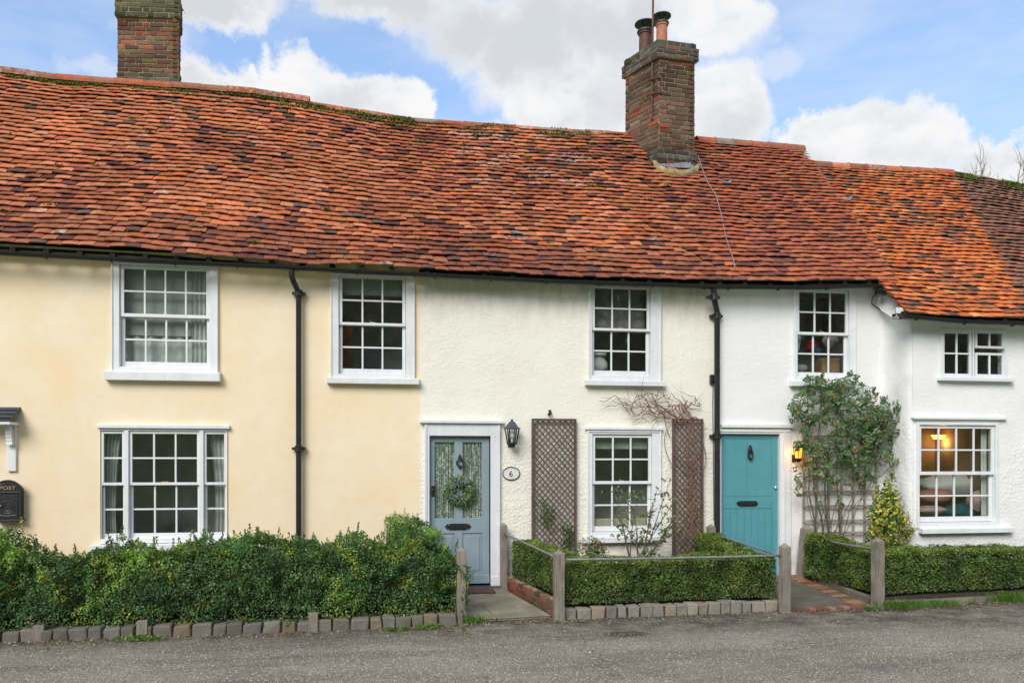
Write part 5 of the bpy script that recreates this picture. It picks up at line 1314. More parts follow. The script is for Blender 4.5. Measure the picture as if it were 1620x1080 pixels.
mb = MB(); p = W(868, 653, -.03); mb.tube([(p.x + .02, 0, p.z + .02), (p.x + .025, -.04, p.z + .02), (p.x + .03, -.05, p.z - .01), (p.x + .01, -.05, p.z - .04), (p.x - .015, -.045, p.z - .01)], .013, 7); mb.box(p.x + .005, p.x + .04, -.008, 0, p.z - .02, p.z + .045)
tag(mb.build('wall_hook', 'black_iron'), 'small black iron hook on the cream wall above the wide trellis', 'hook')
mb = MB(); q = rect(1122, 1131, 593, 607.5); mb.box(q[0], q[1], -.06, 0, q[2], q[3]); mb.box(q[0] + .015, q[1] - .015, -.068, -.06, q[2] + .02, q[3] - .03); mb.tube([((q[0] + q[1]) / 2, -.04, q[2]), ((q[0] + q[1]) / 2, -.02, q[2] - .25), ((q[0] + q[1]) / 2 + .02, -.015, .9)], .006, 5)
tag(mb.build('junction_box', 'black_plastic', bevel=.004), 'small dark junction box beside the right downpipe', 'junction box')

# wreath on the door
wc = W(727, 776.5, .01)
wr = empty('wreath', (wc.x, wc.y, wc.z - .18), 'round green and blue-grey leafy wreath hanging on the blue-grey door', 'wreath')
mb = MB(); mb.tube([(wc.x + .125 * math.cos(a), wc.y + .0, wc.z + .125 * math.sin(a)) for a in np.linspace(0, 6.2832, 33)], .035, 7, caps=False); mb.build('ring', 'twig_core', wr)
n = 2300; A_ = rng.uniform(0, 6.2832, n); rr_ = rng.normal(0, .028, n); dd = rng.uniform(-.055, .01, n)
P = np.stack([wc.x + (.142 + rr_) * np.cos(A_), wc.y + dd, wc.z + (.142 + rr_) * np.sin(A_)], 1); Nn = np.stack([np.cos(A_) * .4, np.full(n, -1.0), np.sin(A_) * .4], 1)
pal = [(.11, .22, .05), (.07, .15, .05), (.17, .28, .07), (.10, .19, .08), (.17, .26, .30), (.12, .18, .22), (.38, .42, .08)]
cl = [pal[min(6, max(0, int(abs(noise.noise(Vector((p[0] * 14, p[2] * 14, 0)))) * 9 + random.random() * 3)))] for p in P]
leafcloud('foliage', P, Nn, .040, cl, 'leaf', wr, spread=.6)
mb = MB()
for _ in range(40):
    a = random.uniform(0, 6.28); mb.ball((wc.x + (.13 + random.gauss(0, .025)) * math.cos(a), wc.y - .055, wc.z + (.13 + random.gauss(0, .025)) * math.sin(a)), .010, seg=7, rings=4)
mb.build('berries', 'lead', wr)
mb = MB(); mb.tube([(wc.x, wc.y - .01, wc.z + .13), (wc.x, wc.y - .005, wc.z + .25)], .004, 4); mb.build('ribbon', 'cream_fabric', wr)

# door mat
a, b = G(737, 940, .06), G(782, 931, .06)
mb = MB(); mb.box(W(738, 935, -.35).x - .1, W(782, 935, -.35).x, -.55, -.16, .047, .065, j=.004); tag(mb.build('doormat', 'coir_mat', bevel=.004), 'worn reddish doormat in front of the blue-grey door', 'doormat')

# ------------------------------------------------------------------ trellises
def lattice(label, L, R_, T, Bz, mat='brown_lattice', pitch=.078):
    x0, x1 = W(L, 760, -.05).x, W(R_, 760, -.05).x; z1 = W((L + R_) / 2, T, -.05).z; z0 = Bz
    t = empty('trellis', ((x0 + x1) / 2, -.05, z0), label, 'trellis')
    mb = MB(); fw_ = .030
    mb.box(x0, x0 + fw_, -.075, -.035, z0, z1); mb.box(x1 - fw_, x1, -.075, -.035, z0, z1); mb.box(x0 + fw_, x1 - fw_, -.0735, -.035, z1 - fw_, z1); mb.box(x0 + fw_, x1 - fw_, -.0735, -.035, z0, z0 + fw_)
    mb.build('frame', mat, t, bevel=.003)
    mb = MB(); w = x1 - x0 - 2 * fw_; h = z1 - z0 - 2 * fw_; X0, Z0 = x0 + fw_, z0 + fw_; slope_ = 1.12
    for sgn, yy in ((1, -.062), (-1, -.050)):
        c = -w * slope_ if sgn > 0 else 0.0
        end = h if sgn > 0 else h + w * slope_
        while c < end:
            pts = []
            # line z = c + sgn*slope*x
            for x in (0, w):
                z = c + sgn * slope_ * x
                if 0 <= z <= h: pts.append((x, z))
            for z in (0, h):
                x = (z - c) / (sgn * slope_)
                if 0 < x < w: pts.append((x, z))
            if len(pts) >= 2:
                (xa, za), (xb, zb) = pts[0], pts[1]; d = Vector((xb - xa, 0, zb - za))
                if d.length > .03:
                    nn_ = Vector((-d.z, 0, d.x)).normalized() * random.uniform(.0135, .017); j_ = random.uniform(-.004, .004)
                    mb.obox(Vector((X0 + xa, yy + j_ * .3, Z0 + za + j_)) - nn_ * .5, d, Vector((0, .010, 0)), nn_)
            c += pitch * slope_ * random.uniform(.97, 1.03)
    mb.build('lattice', mat, t); return t, x0, x1, z0, z1
tA = lattice('wide brown diamond lattice trellis between the lantern and the lower cream cottage window', 841, 911.5, 662, .30)
tB = lattice('narrow brown diamond lattice trellis beside the black downpipe, overgrown by a bare vine', 1063.5, 1112, 662, .30)
# square trellis behind the rose
t = empty('trellis', (W(1328, 760, -.06).x, -.05, .3), 'square grey wooden trellis behind the climbing rose', 'trellis')
mb = MB(); xs3 = [W(x, 765, -.05).x for x in (1272, 1291.5, 1311, 1331, 1350, 1368, 1386)]; zt_s = W(1330, 688, -.05).z
for i, x in enumerate(xs3): mb.box(x - .015, x + .015, -.055, -.035, .28, zt_s + (.0 if i % 2 else .01))
for i, y_ in enumerate((690, 709, 731, 754, 777, 800, 823, 842)):
    z = W(1330, y_, -.06).z; mb.box(xs3[0] - .03, xs3[-1] + .03, -.078, -.056, z - .015, z + .015)
mb.build('slats', 'grey_lattice', t, bevel=.002)

# ------------------------------------------------------------------ posts and rails
def post(name, base, top_z, w, label, lean=(0, 0), pointed=True, rot=0.1):
    b = Vector(base); mb = MB(); t_ = Vector((b.x + lean[0], b.y + lean[1], top_z)); hw = w / 2; n = 8
    for i in range(n + 1):
        f_ = i / n; c = b.lerp(Vector((t_.x, t_.y, top_z - w * .45)), f_)
        for sx_, sy_ in ((-1, -1), (1, -1), (1, 1), (-1, 1)):
            q = Vector((sx_ * hw, sy_ * hw, 0)); q.rotate(__import__('mathutils').Euler((0, 0, rot)))
            mb.v.append(tuple(c + q * (1 + .09 * noise.noise(Vector((c.z * 6, sx_ * 3 + b.x, sy_))))))
            mb.c.append((1, 1, 1, 0))
    mb.v.append((t_.x, t_.y, top_z if pointed else top_z - w * .42)); mb.c.append((1, 1, 1, 0))
    for i in range(n):
        for k_ in range(4): a = i * 4; mb.f.append((a + k_, a + (k_ + 1) % 4, a + 4 + (k_ + 1) % 4, a + 4 + k_))
    a = n * 4
    for k_ in range(4): mb.f.append((a + k_, a + (k_ + 1) % 4, a + 4))
    o = mb.build(name, 'weathered_oak', bevel=.006); return tag(o, label, 'post', 'weathered oak posts along the front gardens')
def ztop_at(g, py): # height of a point above ground position g seen at photo row py
    dpt = (g - CAM).dot(FWD); return CAM.z + (HY - py) / F * dpt
gp = G(729, 983); P1 = (gp, ztop_at(gp, 864)); post('post', gp, P1[1], .095, 'grey wooden post at the right end of the tall left hedge')
gp = G(884, 981); P2 = (gp, ztop_at(gp, 868)); post('post', gp, P2[1], .108, 'grey pointed wooden post at the road corner of the stone slab path', rot=.05)
gp = Vector((W(797, 850, -.12).x, -.12, 0)); P3 = (gp, ztop_at(gp, 826)); post('post', gp, P3[1], .085, 'grey wooden post against the cream wall by the worn door frame')
gp = G(1241.5, 969); P4 = (gp, ztop_at(gp, 858)); post('post', gp, P4[1], .10, 'grey pointed wooden post at the left road corner of the teal door path')
gp = Vector((W(1273, 880, -.22).x, -.22, 0.0)); P5 = (gp, ztop_at(gp, 829)); post('post', gp + Vector((-.05, 0, 0)), P5[1], .13, 'leaning grey wooden post against the white wall right of the teal door', lean=(.08, 0))
gp = G(1388.5, 963); P6 = (gp, ztop_at(gp, 849)); post('post', gp, P6[1], .11, 'grey pointed wooden post at the right road corner of the teal door path')
gp = Vector((W(1125, 840, -.15).x, -.15, 0)); P7 = (gp, ztop_at(gp, 828)); post('post', gp, P7[1], .10, 'short grey post beside the foot of the right downpipe')
for (px_, py_, tp, lab) in ((60, 1014, 987, 'low dark stub post in the left end of the granite edging'), (224, 1009, 980, 'low stub post in the granite edging left of the middle of the tall hedge'), (495, 1000, 968, 'low stub post in the granite edging right of the middle of the tall hedge')):
    gp = G(px_, py_); zz = ztop_at(gp, tp); post('post', gp + Vector((0, .04, 0)), zz + .03, .095, lab, pointed=False)
def rail(A, B, label, sagz=0.0):
    mb = MB(); A, B = Vector(A), Vector(B); pts = [A.lerp(B, i / 8) + Vector((0, 0, -sagz * math.sin(math.pi * i / 8))) for i in range(9)]; mb.tube(pts, .014, 8)
    return tag(mb.build('rail', 'lead', smooth='all'), label, 'rail', 'thin metal rails between the garden posts')
rail((P3[0].x, P3[0].y, ztop_at(P3[0], 843)), (P2[0].x - .03, P2[0].y, ztop_at(P2[0], 881)), 'thin metal rail sloping down beside the stone slab path')
rail((P2[0].x, P2[0].y, ztop_at(P2[0], 885)), (P4[0].x, P4[0].y, ztop_at(P4[0], 878)), 'thin metal rail along the top of the clipped hedge between the two doors', .006)
rail((P5[0].x + .05, P5[0].y, ztop_at(P5[0], 845)), (P6[0].x, P6[0].y, ztop_at(P6[0], 868)), 'thin dark rail half sunk in the hedge right of the teal door path', .03)
rail((P7[0].x, P7[0].y, ztop_at(P7[0], 843)), (P4[0].x - .02, P4[0].y, ztop_at(P4[0], 880)), 'thin metal rail over the small hedge left of the teal door path', .0)

# ------------------------------------------------------------------ hedges
def hedge(name, path, hw, z0, ztop, n, leaf, palette, label, lump=.04, cat='hedge', ends=(True, True), shoots=0, seed=0, core=True, dens_bottom=1.0):
    """path: list of (x,y) centre line; hw half width; ztop(s01) height"""
    Pp = [Vector((p[0], p[1], 0)) for p in path]; Ls = [(Pp[i + 1] - Pp[i]).length for i in range(len(Pp) - 1)]; T = sum(Ls)
    def at(s):
        s = max(0, min(T - 1e-6, s)); 
        for i, l in enumerate(Ls):
            if s <= l: return Pp[i] + (Pp[i + 1] - Pp[i]) * (s / l)
            s -= l
        return Pp[-1].copy()
    at0 = at
    def at(s):
        a_, b_ = at0(s - .3), at0(s + .3); return at0(s), (b_ - a_).normalized()
    root = empty(name, (Pp[0] + Pp[-1]) / 2, label, cat); ORG[root.name] = (Pp[0] + Pp[-1]) / 2
    Pts = []; Nor = []; Cs = []; Sz = []
    rs = random.Random(seed)
    def lumpf(p): return lump * (noise.noise(Vector((p.x * 3.4 + seed, p.y * 3.4, p.z * 2.2))) * 1.3 + .75 * noise.noise(p * 8.5))
    for _ in range(n):
        s = rs.uniform(0, T); p, d = at(s); nrm = Vector((d.y, -d.x, 0)); zt_h = ztop(s / T); hgt_ = zt_h - z0
        tot = hgt_ * 1.15 + 2 * hw * 1.2 + hgt_ * .35 + (.15 if True else 0); k = rs.uniform(0, tot)
        if k < hgt_ * 1.15: z = z0 + (k / 1.15); q = p + nrm * hw; q.z = z; N_ = nrm.copy()
        elif k < hgt_ * 1.15 + 2 * hw * 1.2: u = (k - hgt_ * 1.15) / (2 * hw * 1.2) * 2 - 1; q = p + nrm * (hw * u); q.z = zt_h; N_ = Vector((0, 0, 1))
        elif k < hgt_ * 1.5 + 2 * hw * 1.2: q = p - nrm * hw; q.z = rs.uniform(z0, zt_h); N_ = -nrm
        else:
            e_ = rs.choice([0, 1]); pe, de = at(0 if e_ == 0 else T); ne = Vector((de.y, -de.x, 0)); q = pe + ne * rs.uniform(-hw, hw); zt_h = ztop(float(e_)); q.z = rs.uniform(z0, zt_h); N_ = de * (1 if e_ else -1); p = pe; nrm = ne
        # round the upper edges
        o_ = lumpf(q); q = q + N_ * (o_ + rs.uniform(-.045, .012))
        ed = max(0, 1 - (zt_h - q.z) / .08) if abs(N_.z) < .5 else 0
        q = q - N_ * ed * .03
        if rs.random() > dens_bottom and q.z < z0 + .16: continue
        Pts.append(q); Nor.append(N_ + Vector((0, 0, .45))); Cs.append(palette(q, (q.z - z0) / max(.1, hgt_), rs)); Sz.append(leaf)
    for _ in range(shoots):
        s = rs.uniform(0, T); p, d = at(s); nrm = Vector((d.y, -d.x, 0)); b = p + nrm * rs.uniform(-hw, hw); b.z = ztop(s / T) + lumpf(b) - .02
        h_ = abs(rs.gauss(0, .075)) + .03; dx = Vector((rs.gauss(0, .18), rs.gauss(0, .18), 1)).normalized(); c0 = palette(b, 1, rs)
        for i in range(int(h_ / .0042)):
            f_ = i / (h_ / .0042); Pts.append(b + dx * (h_ * f_) + Vector((rs.gauss(0, .016), rs.gauss(0, .016), 0)) * (1.15 - f_)); Nor.append(Vector((rs.gauss(0, 1), rs.gauss(0, 1), .6))); Cs.append(mixc(c0, palette(b, 1, rs), .4)); Sz.append(leaf * .95)
    leafcloud('foliage', Pts, Nor, np.array(Sz), Cs, 'leaf', root, spread=.75, aspect=.6)
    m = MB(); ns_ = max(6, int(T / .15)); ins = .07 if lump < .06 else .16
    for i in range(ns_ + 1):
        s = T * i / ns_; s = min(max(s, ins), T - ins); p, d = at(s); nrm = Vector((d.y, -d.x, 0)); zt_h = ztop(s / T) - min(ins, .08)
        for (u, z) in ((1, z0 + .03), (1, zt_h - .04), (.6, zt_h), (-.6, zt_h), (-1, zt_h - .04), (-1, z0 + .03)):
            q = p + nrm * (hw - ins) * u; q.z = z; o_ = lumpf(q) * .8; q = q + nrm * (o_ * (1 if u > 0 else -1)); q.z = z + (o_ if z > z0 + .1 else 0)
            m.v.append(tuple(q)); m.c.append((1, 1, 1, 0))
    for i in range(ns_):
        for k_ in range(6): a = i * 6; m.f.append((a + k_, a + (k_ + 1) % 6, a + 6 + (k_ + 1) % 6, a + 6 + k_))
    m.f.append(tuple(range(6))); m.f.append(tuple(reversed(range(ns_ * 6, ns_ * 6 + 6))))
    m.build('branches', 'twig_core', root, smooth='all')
    return root
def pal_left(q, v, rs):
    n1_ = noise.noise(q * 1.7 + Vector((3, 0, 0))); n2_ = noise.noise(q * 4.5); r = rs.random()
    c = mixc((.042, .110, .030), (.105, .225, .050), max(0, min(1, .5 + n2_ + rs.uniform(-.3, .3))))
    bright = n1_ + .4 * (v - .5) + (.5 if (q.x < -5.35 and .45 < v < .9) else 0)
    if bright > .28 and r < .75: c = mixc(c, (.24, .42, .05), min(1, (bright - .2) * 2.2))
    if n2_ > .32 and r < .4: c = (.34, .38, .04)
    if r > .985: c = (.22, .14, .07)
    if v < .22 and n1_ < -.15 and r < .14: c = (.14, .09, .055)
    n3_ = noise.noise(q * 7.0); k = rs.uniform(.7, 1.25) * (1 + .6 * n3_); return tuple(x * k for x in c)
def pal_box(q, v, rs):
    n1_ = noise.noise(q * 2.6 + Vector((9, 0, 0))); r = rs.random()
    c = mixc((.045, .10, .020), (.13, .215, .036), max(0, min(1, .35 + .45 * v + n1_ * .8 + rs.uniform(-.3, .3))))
    if v > .9 and r < .5: c = mixc(c, (.25, .33, .05), .75)  # top leaves lightened in colour to stand for light falling on them
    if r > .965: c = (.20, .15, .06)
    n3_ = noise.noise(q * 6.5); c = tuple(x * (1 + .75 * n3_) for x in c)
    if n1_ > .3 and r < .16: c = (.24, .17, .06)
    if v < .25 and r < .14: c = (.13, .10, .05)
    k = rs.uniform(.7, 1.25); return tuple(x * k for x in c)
# left tall hedge: top outline measured from the photo
hwL = .33
ctr = [Vector((p.x, p.y + .09 + hwL, 0)) for p in KL]; ctr[-1] = Vector((KL[-1].x + .015, KL[-1].y + .09 + hwL, 0))
prof = [(-260, 850), (-60, 838), (0, 842), (28, 838), (60, 864), (100, 880), (150, 876), (180, 858), (220, 856), (262, 872), (300, 858), (340, 850), (400, 846), (450, 850), (500, 858), (560, 852), (610, 858), (660, 848), (700, 868), (728, 890)]
xsH = []; zsH = []
for (px_, py_) in prof:
    p = W(px_, py_, -1.9); 
    for _ in range(3):
        yy = np.interp(p.x, [c.x for c in ctr], [c.y for c in ctr]) ; p = W(px_, py_ + 6, yy)
    xsH.append(p.x); zsH.append(p.z)
xa0, xa1 = ctr[0].x, ctr[-1].x
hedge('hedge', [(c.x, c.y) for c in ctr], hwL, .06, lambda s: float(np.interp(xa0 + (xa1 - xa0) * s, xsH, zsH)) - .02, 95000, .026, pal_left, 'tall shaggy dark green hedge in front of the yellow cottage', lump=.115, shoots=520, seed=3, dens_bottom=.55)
# side hedge along the slab path up to the wall
sx0, sx1 = W(634, 830, -.4).x, KL[-1].x - .36
hedge('hedge', [(sx0, -.25), (sx1 + .02, -1.45)], .21, .12, lambda s: 1.02 - .16 * s, 17000, .022, pal_left, 'shorter hedge running from the yellow wall to the road beside the stone slab path', lump=.04, shoots=30, seed=5)
# clipped hedge of number 6: left side, front, right side
hw6 = .20
ztf = ztop_at(G(885, 980) + Vector((0, .3, 0)), 885)
yo = .10 + hw6
A6 = (KM0.x + .03, KM0.y + yo); B6 = (KM1.x - .02, KM1.y + yo)
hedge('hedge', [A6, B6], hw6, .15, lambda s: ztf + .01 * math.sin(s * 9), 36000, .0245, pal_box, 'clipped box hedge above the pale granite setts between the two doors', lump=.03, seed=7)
sideL = [(W(800, 800, -.15).x + .24, -.18), (A6[0] + .14, A6[1] + .30)]
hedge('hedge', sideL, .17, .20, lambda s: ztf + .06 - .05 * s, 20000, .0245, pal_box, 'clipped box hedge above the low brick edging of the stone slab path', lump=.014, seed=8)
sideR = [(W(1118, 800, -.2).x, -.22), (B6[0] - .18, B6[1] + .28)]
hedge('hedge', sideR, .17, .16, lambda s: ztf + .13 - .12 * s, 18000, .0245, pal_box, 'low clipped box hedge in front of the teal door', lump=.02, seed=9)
# right garden
sideQ = [(W(1292, 850, -.3).x, -.35), (f2r.x + .30, f2r.y + .42)]
ztr_ = ztop_at(G(1400, 961) + Vector((0, .3, 0)), 874)
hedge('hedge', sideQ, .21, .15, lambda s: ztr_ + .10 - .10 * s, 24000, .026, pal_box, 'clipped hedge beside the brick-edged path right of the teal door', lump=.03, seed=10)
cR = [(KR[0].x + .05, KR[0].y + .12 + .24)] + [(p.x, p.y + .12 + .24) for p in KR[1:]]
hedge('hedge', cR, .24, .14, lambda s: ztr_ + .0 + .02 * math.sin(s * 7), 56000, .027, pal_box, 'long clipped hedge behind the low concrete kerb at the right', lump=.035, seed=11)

# ------------------------------------------------------------------ plants
def twig(mb, p, d, L, r, rs, depth, out_pts, bend=.25, plane=None, kids=(2, 4), up=.0):
    pts = [Vector(p)]; d = Vector(d).normalized(); n = max(4, int(L / .06)); rr = [r]
    for i in range(n):
        d = (d + Vector((rs.gauss(0, bend), rs.gauss(0, bend * .6), rs.gauss(0, bend) + up))).normalized()
        q = pts[-1] + d * (L / n)
        if plane and q.y > plane[0]: q.y = plane[0] - .005; d.y = -abs(d.y) * .3
        if plane and q.y < plane[1]: q.y = plane[1]; d.y = abs(d.y)
        pts.append(q); rr.append(r * (1 - .75 * (i + 1) / n)); out_pts.append((q, d.copy(), depth))
    mb.tube(pts, rr, 5)
    if depth > 0:
        for _ in range(rs.randint(*kids)):
            k = rs.randint(1, n - 1); dd = (d + Vector((rs.gauss(0, .8), rs.gauss(0, .4), rs.gauss(0, .6)))).normalized()
            twig(mb, pts[k], dd, L * rs.uniform(.35, .65), rr[k] * .7, rs, depth - 1, out_pts, bend, plane, kids, up)
# climbing rose
rs = random.Random(21)
rose = empty('climbing_rose', (W(1312, 860, -.2).x, -.2, .1), 'climbing rose with dark leaves and red hips on the square trellis beside the teal door', 'climbing plant')
mb = MB(); pts_ = []
targets = [(1262, 650), (1275, 615), (1300, 600), (1325, 618), (1352, 610), (1375, 640), (1395, 690), (1410, 660), (1300, 680), (1340, 690), (1285, 740), (1446, 635), (1255, 665), (1420, 725), (1292, 592)]
for k_, (px_, py_) in enumerate(targets):
    base = W(1288 + (k_ % 4) * 14, 856, -.12); tgt = W(px_, py_, -.20 - .08 * rs.random()); mid = W((1300 + px_) / 2 + rs.uniform(-14, 14), (850 + py_) / 2 + rs.uniform(-10, 25), -.15)
    L_ = []
    for i in range(15):
        f_ = i / 14; p = base.lerp(mid, f_).lerp(mid.lerp(tgt, f_), f_); p = p + Vector((noise.noise(Vector((f_ * 4, k_, 0))) * .06, noise.noise(Vector((f_ * 4, k_, 5))) * .03, 0)); L_.append(p)
    mb.tube(L_, [(.013 if k_ < 4 else .006) * (1 - .7 * i / 14) for i in range(15)], 6)
    for i in range(6, 14): twig(mb, L_[i], (rs.gauss(0, 1), -.4, rs.gauss(.2, .6)), rs.uniform(.12, .32), .004, rs, 0, pts_, .25, (-.04, -.5))
mb.build('stems', 'bark', rose)
dens = [(1300, 632, 40, 32, 1.2), (1345, 618, 40, 26, 1.0), (1340, 660, 60, 30, 1.3), (1385, 655, 28, 30, .8), (1360, 690, 48, 34, 1.5), (1395, 690, 28, 34, .9), (1285, 705, 26, 14, .7), (1340, 720, 40, 22, 1.0), (1405, 665, 22, 22, .5),
        (1275, 660, 22, 26, .5), (1350, 758, 36, 14, .45), (1290, 742, 26, 14, .45), (1262, 650, 16, 20, .3), (1372, 735, 30, 22, .6), (1415, 730, 18, 12, .25), (1432, 640, 18, 7, .3), (1418, 648, 14, 8, .2), (1290, 597, 14, 10, .25), (1265, 762, 18, 22, .18), (1345, 800, 24, 8, .08), (1300, 780, 30, 20, .15)]
Pr = []; Nr = []; Cr = []
for (cx, cy, sx_, sy_, w_) in dens:
    for _ in range(int(30 * w_ * (2.3 if cy < 735 else 1.5))):
        a, rr = rs.uniform(0, 6.28), math.sqrt(rs.random()); px_, py_ = cx + sx_ * rr * math.cos(a), cy + sy_ * rr * math.sin(a)
        p = W(px_, py_, rs.uniform(-.40, -.07)); c0 = mixc((.045, .105, .038), (.125, .225, .065), rs.random())
        if rs.random() < .05: c0 = (.30, .22, .05)
        st_ = Vector((rs.gauss(0, 1), rs.gauss(0, .5), rs.gauss(-.3, .6))).normalized(); n0 = (rs.gauss(0, .5), -1 + rs.gauss(0, .4), .5)
        for j in range(7):                               # a compound leaf of seven leaflets
            s_ = -1 if j % 2 else 1; q = p + st_ * (.028 * (j // 2)) + Vector((-st_.z, 0, st_.x)) * (.022 * s_ if j < 6 else 0)
            Pr.append(q); Nr.append(n0); k = rs.uniform(.8, 1.2); Cr.append(tuple(x * k for x in c0))
leafcloud('leaves', Pr, Nr, .046, Cr, 'leaf', rose, spread=.35, aspect=.68)
simple('rose_hip', (.30, .10, .05), .5)
hip = None; topm = sorted(Pr, key=lambda p: p.y)[:1500]
for _ in range(64):
    p = rs.choice(topm) + Vector((rs.gauss(0, .01), -.015, rs.uniform(0, .03)))
    if hip is None:
        mb = MB(); mb.ball(ORG[rose.name], .014, seg=8, rings=5, sc=(1, 1, 1.2)); hip = mb.build('hip', 'rose_hip', rose, smooth='all'); h_ = hip
    else: h_ = hip.copy(); COL.objects.link(h_)
    h_.location = p - ORG[rose.name]

# bare vine
rs = random.Random(5); vine = empty('bare_vine', (W(1100, 880, -.1).x, -.1, .1), 'leafless brown vine spreading over the narrow trellis and above the lower cream window', 'climbing plant')
mb = MB(); o_ = []
for k_ in range(9):
    b = W(1070 + rs.uniform(0, 36), 880, -.10); t_ = W(1072 + rs.uniform(-4, 36), 665, -.10)
    pts = [b.lerp(t_, i / 16) + Vector((noise.noise(Vector((i * .45, k_, 0))) * .16, rs.uniform(-.02, .0), 0)) for i in range(17)]
    mb.tube(pts, [.008 * (1 - .5 * i / 16) for i in range(17)], 5)
    for _ in range(4): twig(mb, pts[rs.randint(2, 15)], (rs.choice([-1, 1]), -.1, rs.gauss(0, 1)), rs.uniform(.15, .4), .0035, rs, 0, o_, .3, (-.075, -.2))
for k_ in range(13):
    p = W(1075 + rs.uniform(-10, 34), 664 + rs.uniform(-4, 3), -.09); tgt = [(948, 634), (960, 642), (975, 628), (990, 650), (1005, 622), (1015, 660), (1030, 640), (985, 640), (1000, 668), (1110, 640), (1105, 632), (1045, 628), (1020, 632)][k_]
    t_ = W(tgt[0], tgt[1], -.05); n = 22; pts = []
    for i in range(n + 1):
        f_ = i / n; w_ = math.sin(f_ * 3.14)
        pts.append(p.lerp(t_, f_) + Vector((noise.noise(Vector((f_ * 5, k_ * 3.1, 1))) * .16 * w_, -.02 * w_, noise.noise(Vector((f_ * 5.5, k_ * 2.3, 6))) * .24 * w_ + .10 * w_ * rs.uniform(.6, 1))))
    mb.tube(pts, [.0078 * (1 - .55 * i / n) for i in range(n + 1)], 5)
    for _ in range(5): twig(mb, pts[rs.randint(7, n - 1)], (rs.gauss(-.6, 1), 0, rs.gauss(.4, .7)), rs.uniform(.15, .42), .0036, rs, 0, o_, .16, (-.015, -.14))
for (a, b, c) in (((1062, 672), (1040, 690), (1062, 735)), ((1112, 700), (1124, 735), (1108, 748)), ((1050, 655), (1058, 700), (1064, 690))):
    A_, B_, C_ = W(*a, -.06), W(*b, -.05), W(*c, -.07); mb.tube([A_.lerp(B_, i / 8).lerp(B_.lerp(C_, i / 8), i / 8) for i in range(9)], .005, 5)
mb.build('stems', 'vine_bark', vine)

# deciduous shrub under the window
rs = random.Random(9); sh_ = empty('shrub', (W(1012, 880, -.7).x, -.7, .1), 'sparse leggy shrub with small green leaves in front of the window between the trellises', 'shrub')
mb = MB(); o_ = []
for k_, (px_, py_) in enumerate([(1000, 800), (980, 792), (1015, 775), (1040, 772), (1068, 790), (1085, 830), (1030, 800), (1060, 760), (990, 830), (1078, 805), (972, 778), (1050, 850), (1095, 800)]):
    b = W(1005 + rs.uniform(-8, 16), 895, -.7); t_ = W(px_, py_, -.7 + rs.uniform(-.15, .15)); m_ = b.lerp(t_, .5) + Vector((rs.gauss(0, .04), 0, .08))
    pts = [b.lerp(m_, i / 12).lerp(m_.lerp(t_, i / 12), i / 12) for i in range(13)]; mb.tube(pts, [.009 * (1 - .7 * i / 12) for i in range(13)], 5)
    for i in range(4, 13): o_.append((pts[i], Vector((0, 0, 1)), 0))
    for _ in range(6): twig(mb, pts[rs.randint(4, 12)], (rs.gauss(0, 1), rs.gauss(0, .5), rs.gauss(.3, .5)), rs.uniform(.08, .26), .003, rs, 0, o_, .2)
mb.build('stems', 'bark', sh_)
Pl = []; Cl = []
for (p, d, _) in o_:
    if rs.random() < .85:
        for _k in range(rs.choice([1, 2, 3])):
            Pl.append(p + Vector([rs.gauss(0, .012) for _ in range(3)])); c = mixc((.06, .12, .03), (.16, .22, .07), rs.random()); Cl.append(c if rs.random() > .2 else (.28, .20, .08))
leafcloud('leaves', Pl, [(0, -.6, .6)] * len(Pl), .048, Cl, 'leaf', sh_, spread=.6, aspect=.5)

# generic leafy plant
def bush(name, c, r, n, leaf, pal, label, cat='shrub', sz=(1, 1, 1), seed=1, stems=6, parentstem='bark', aspect=.55, taper=0.0):
    rs = random.Random(seed); c = Vector(c); e_ = empty(name, (c.x, c.y, .1), label, cat); mb = MB()
    for _ in range(stems):
        a = rs.uniform(0, 6.28); t_ = c + Vector((math.cos(a) * r * sz[0] * .6, math.sin(a) * r * sz[1] * .6, rs.uniform(-.2, .8) * r * sz[2])); b = Vector((c.x + rs.gauss(0, .03), c.y + rs.gauss(0, .02), .08))
        mb.tube([b, b.lerp(t_, .5) + Vector((rs.gauss(0, .02), 0, .03)), t_], [.007, .005, .003], 5)
    mb.build('stems', parentstem, e_)
    P = []; N_ = []; C_ = []
    while len(P) < n:
        d = Vector((rs.gauss(0, 1), rs.gauss(0, 1), rs.gauss(0, 1))).normalized(); q = rs.random() ** .45; lum = 1 + .45 * noise.noise(d * 2.1 + Vector((seed, 0, 0)))
        p = c + Vector((d.x * sz[0] * (1 - taper * d.z), d.y * sz[1], d.z * sz[2])) * r * q * lum
        if noise.noise(p * 9) < -.22 and rs.random() < .8: continue
        P.append(p); N_.append(d + Vector((0, -.3, .4))); C_.append(pal(rs, p, c))
    leafcloud('leaves', P, N_, leaf, C_, 'leaf', e_, spread=.6, aspect=aspect); return e_
def pal_var(rs, p, c):
    k = rs.uniform(.75, 1.2); g_ = noise.noise(p * 8); return tuple(x * k for x in ((.55, .50, .07) if rs.random() < .52 + g_ * .8 else (.06, .16, .03)))
c = W(1405, 815, -.62); bv = bush('variegated_shrub', (c.x, c.y, c.z - .04), .32, 4600, .045, pal_var, 'yellow and green variegated shrub in the white corner beside the square trellis', sz=(.85, .7, 1.55), seed=4, stems=9, taper=.55)
P = []; C_ = []; rs = random.Random(3)
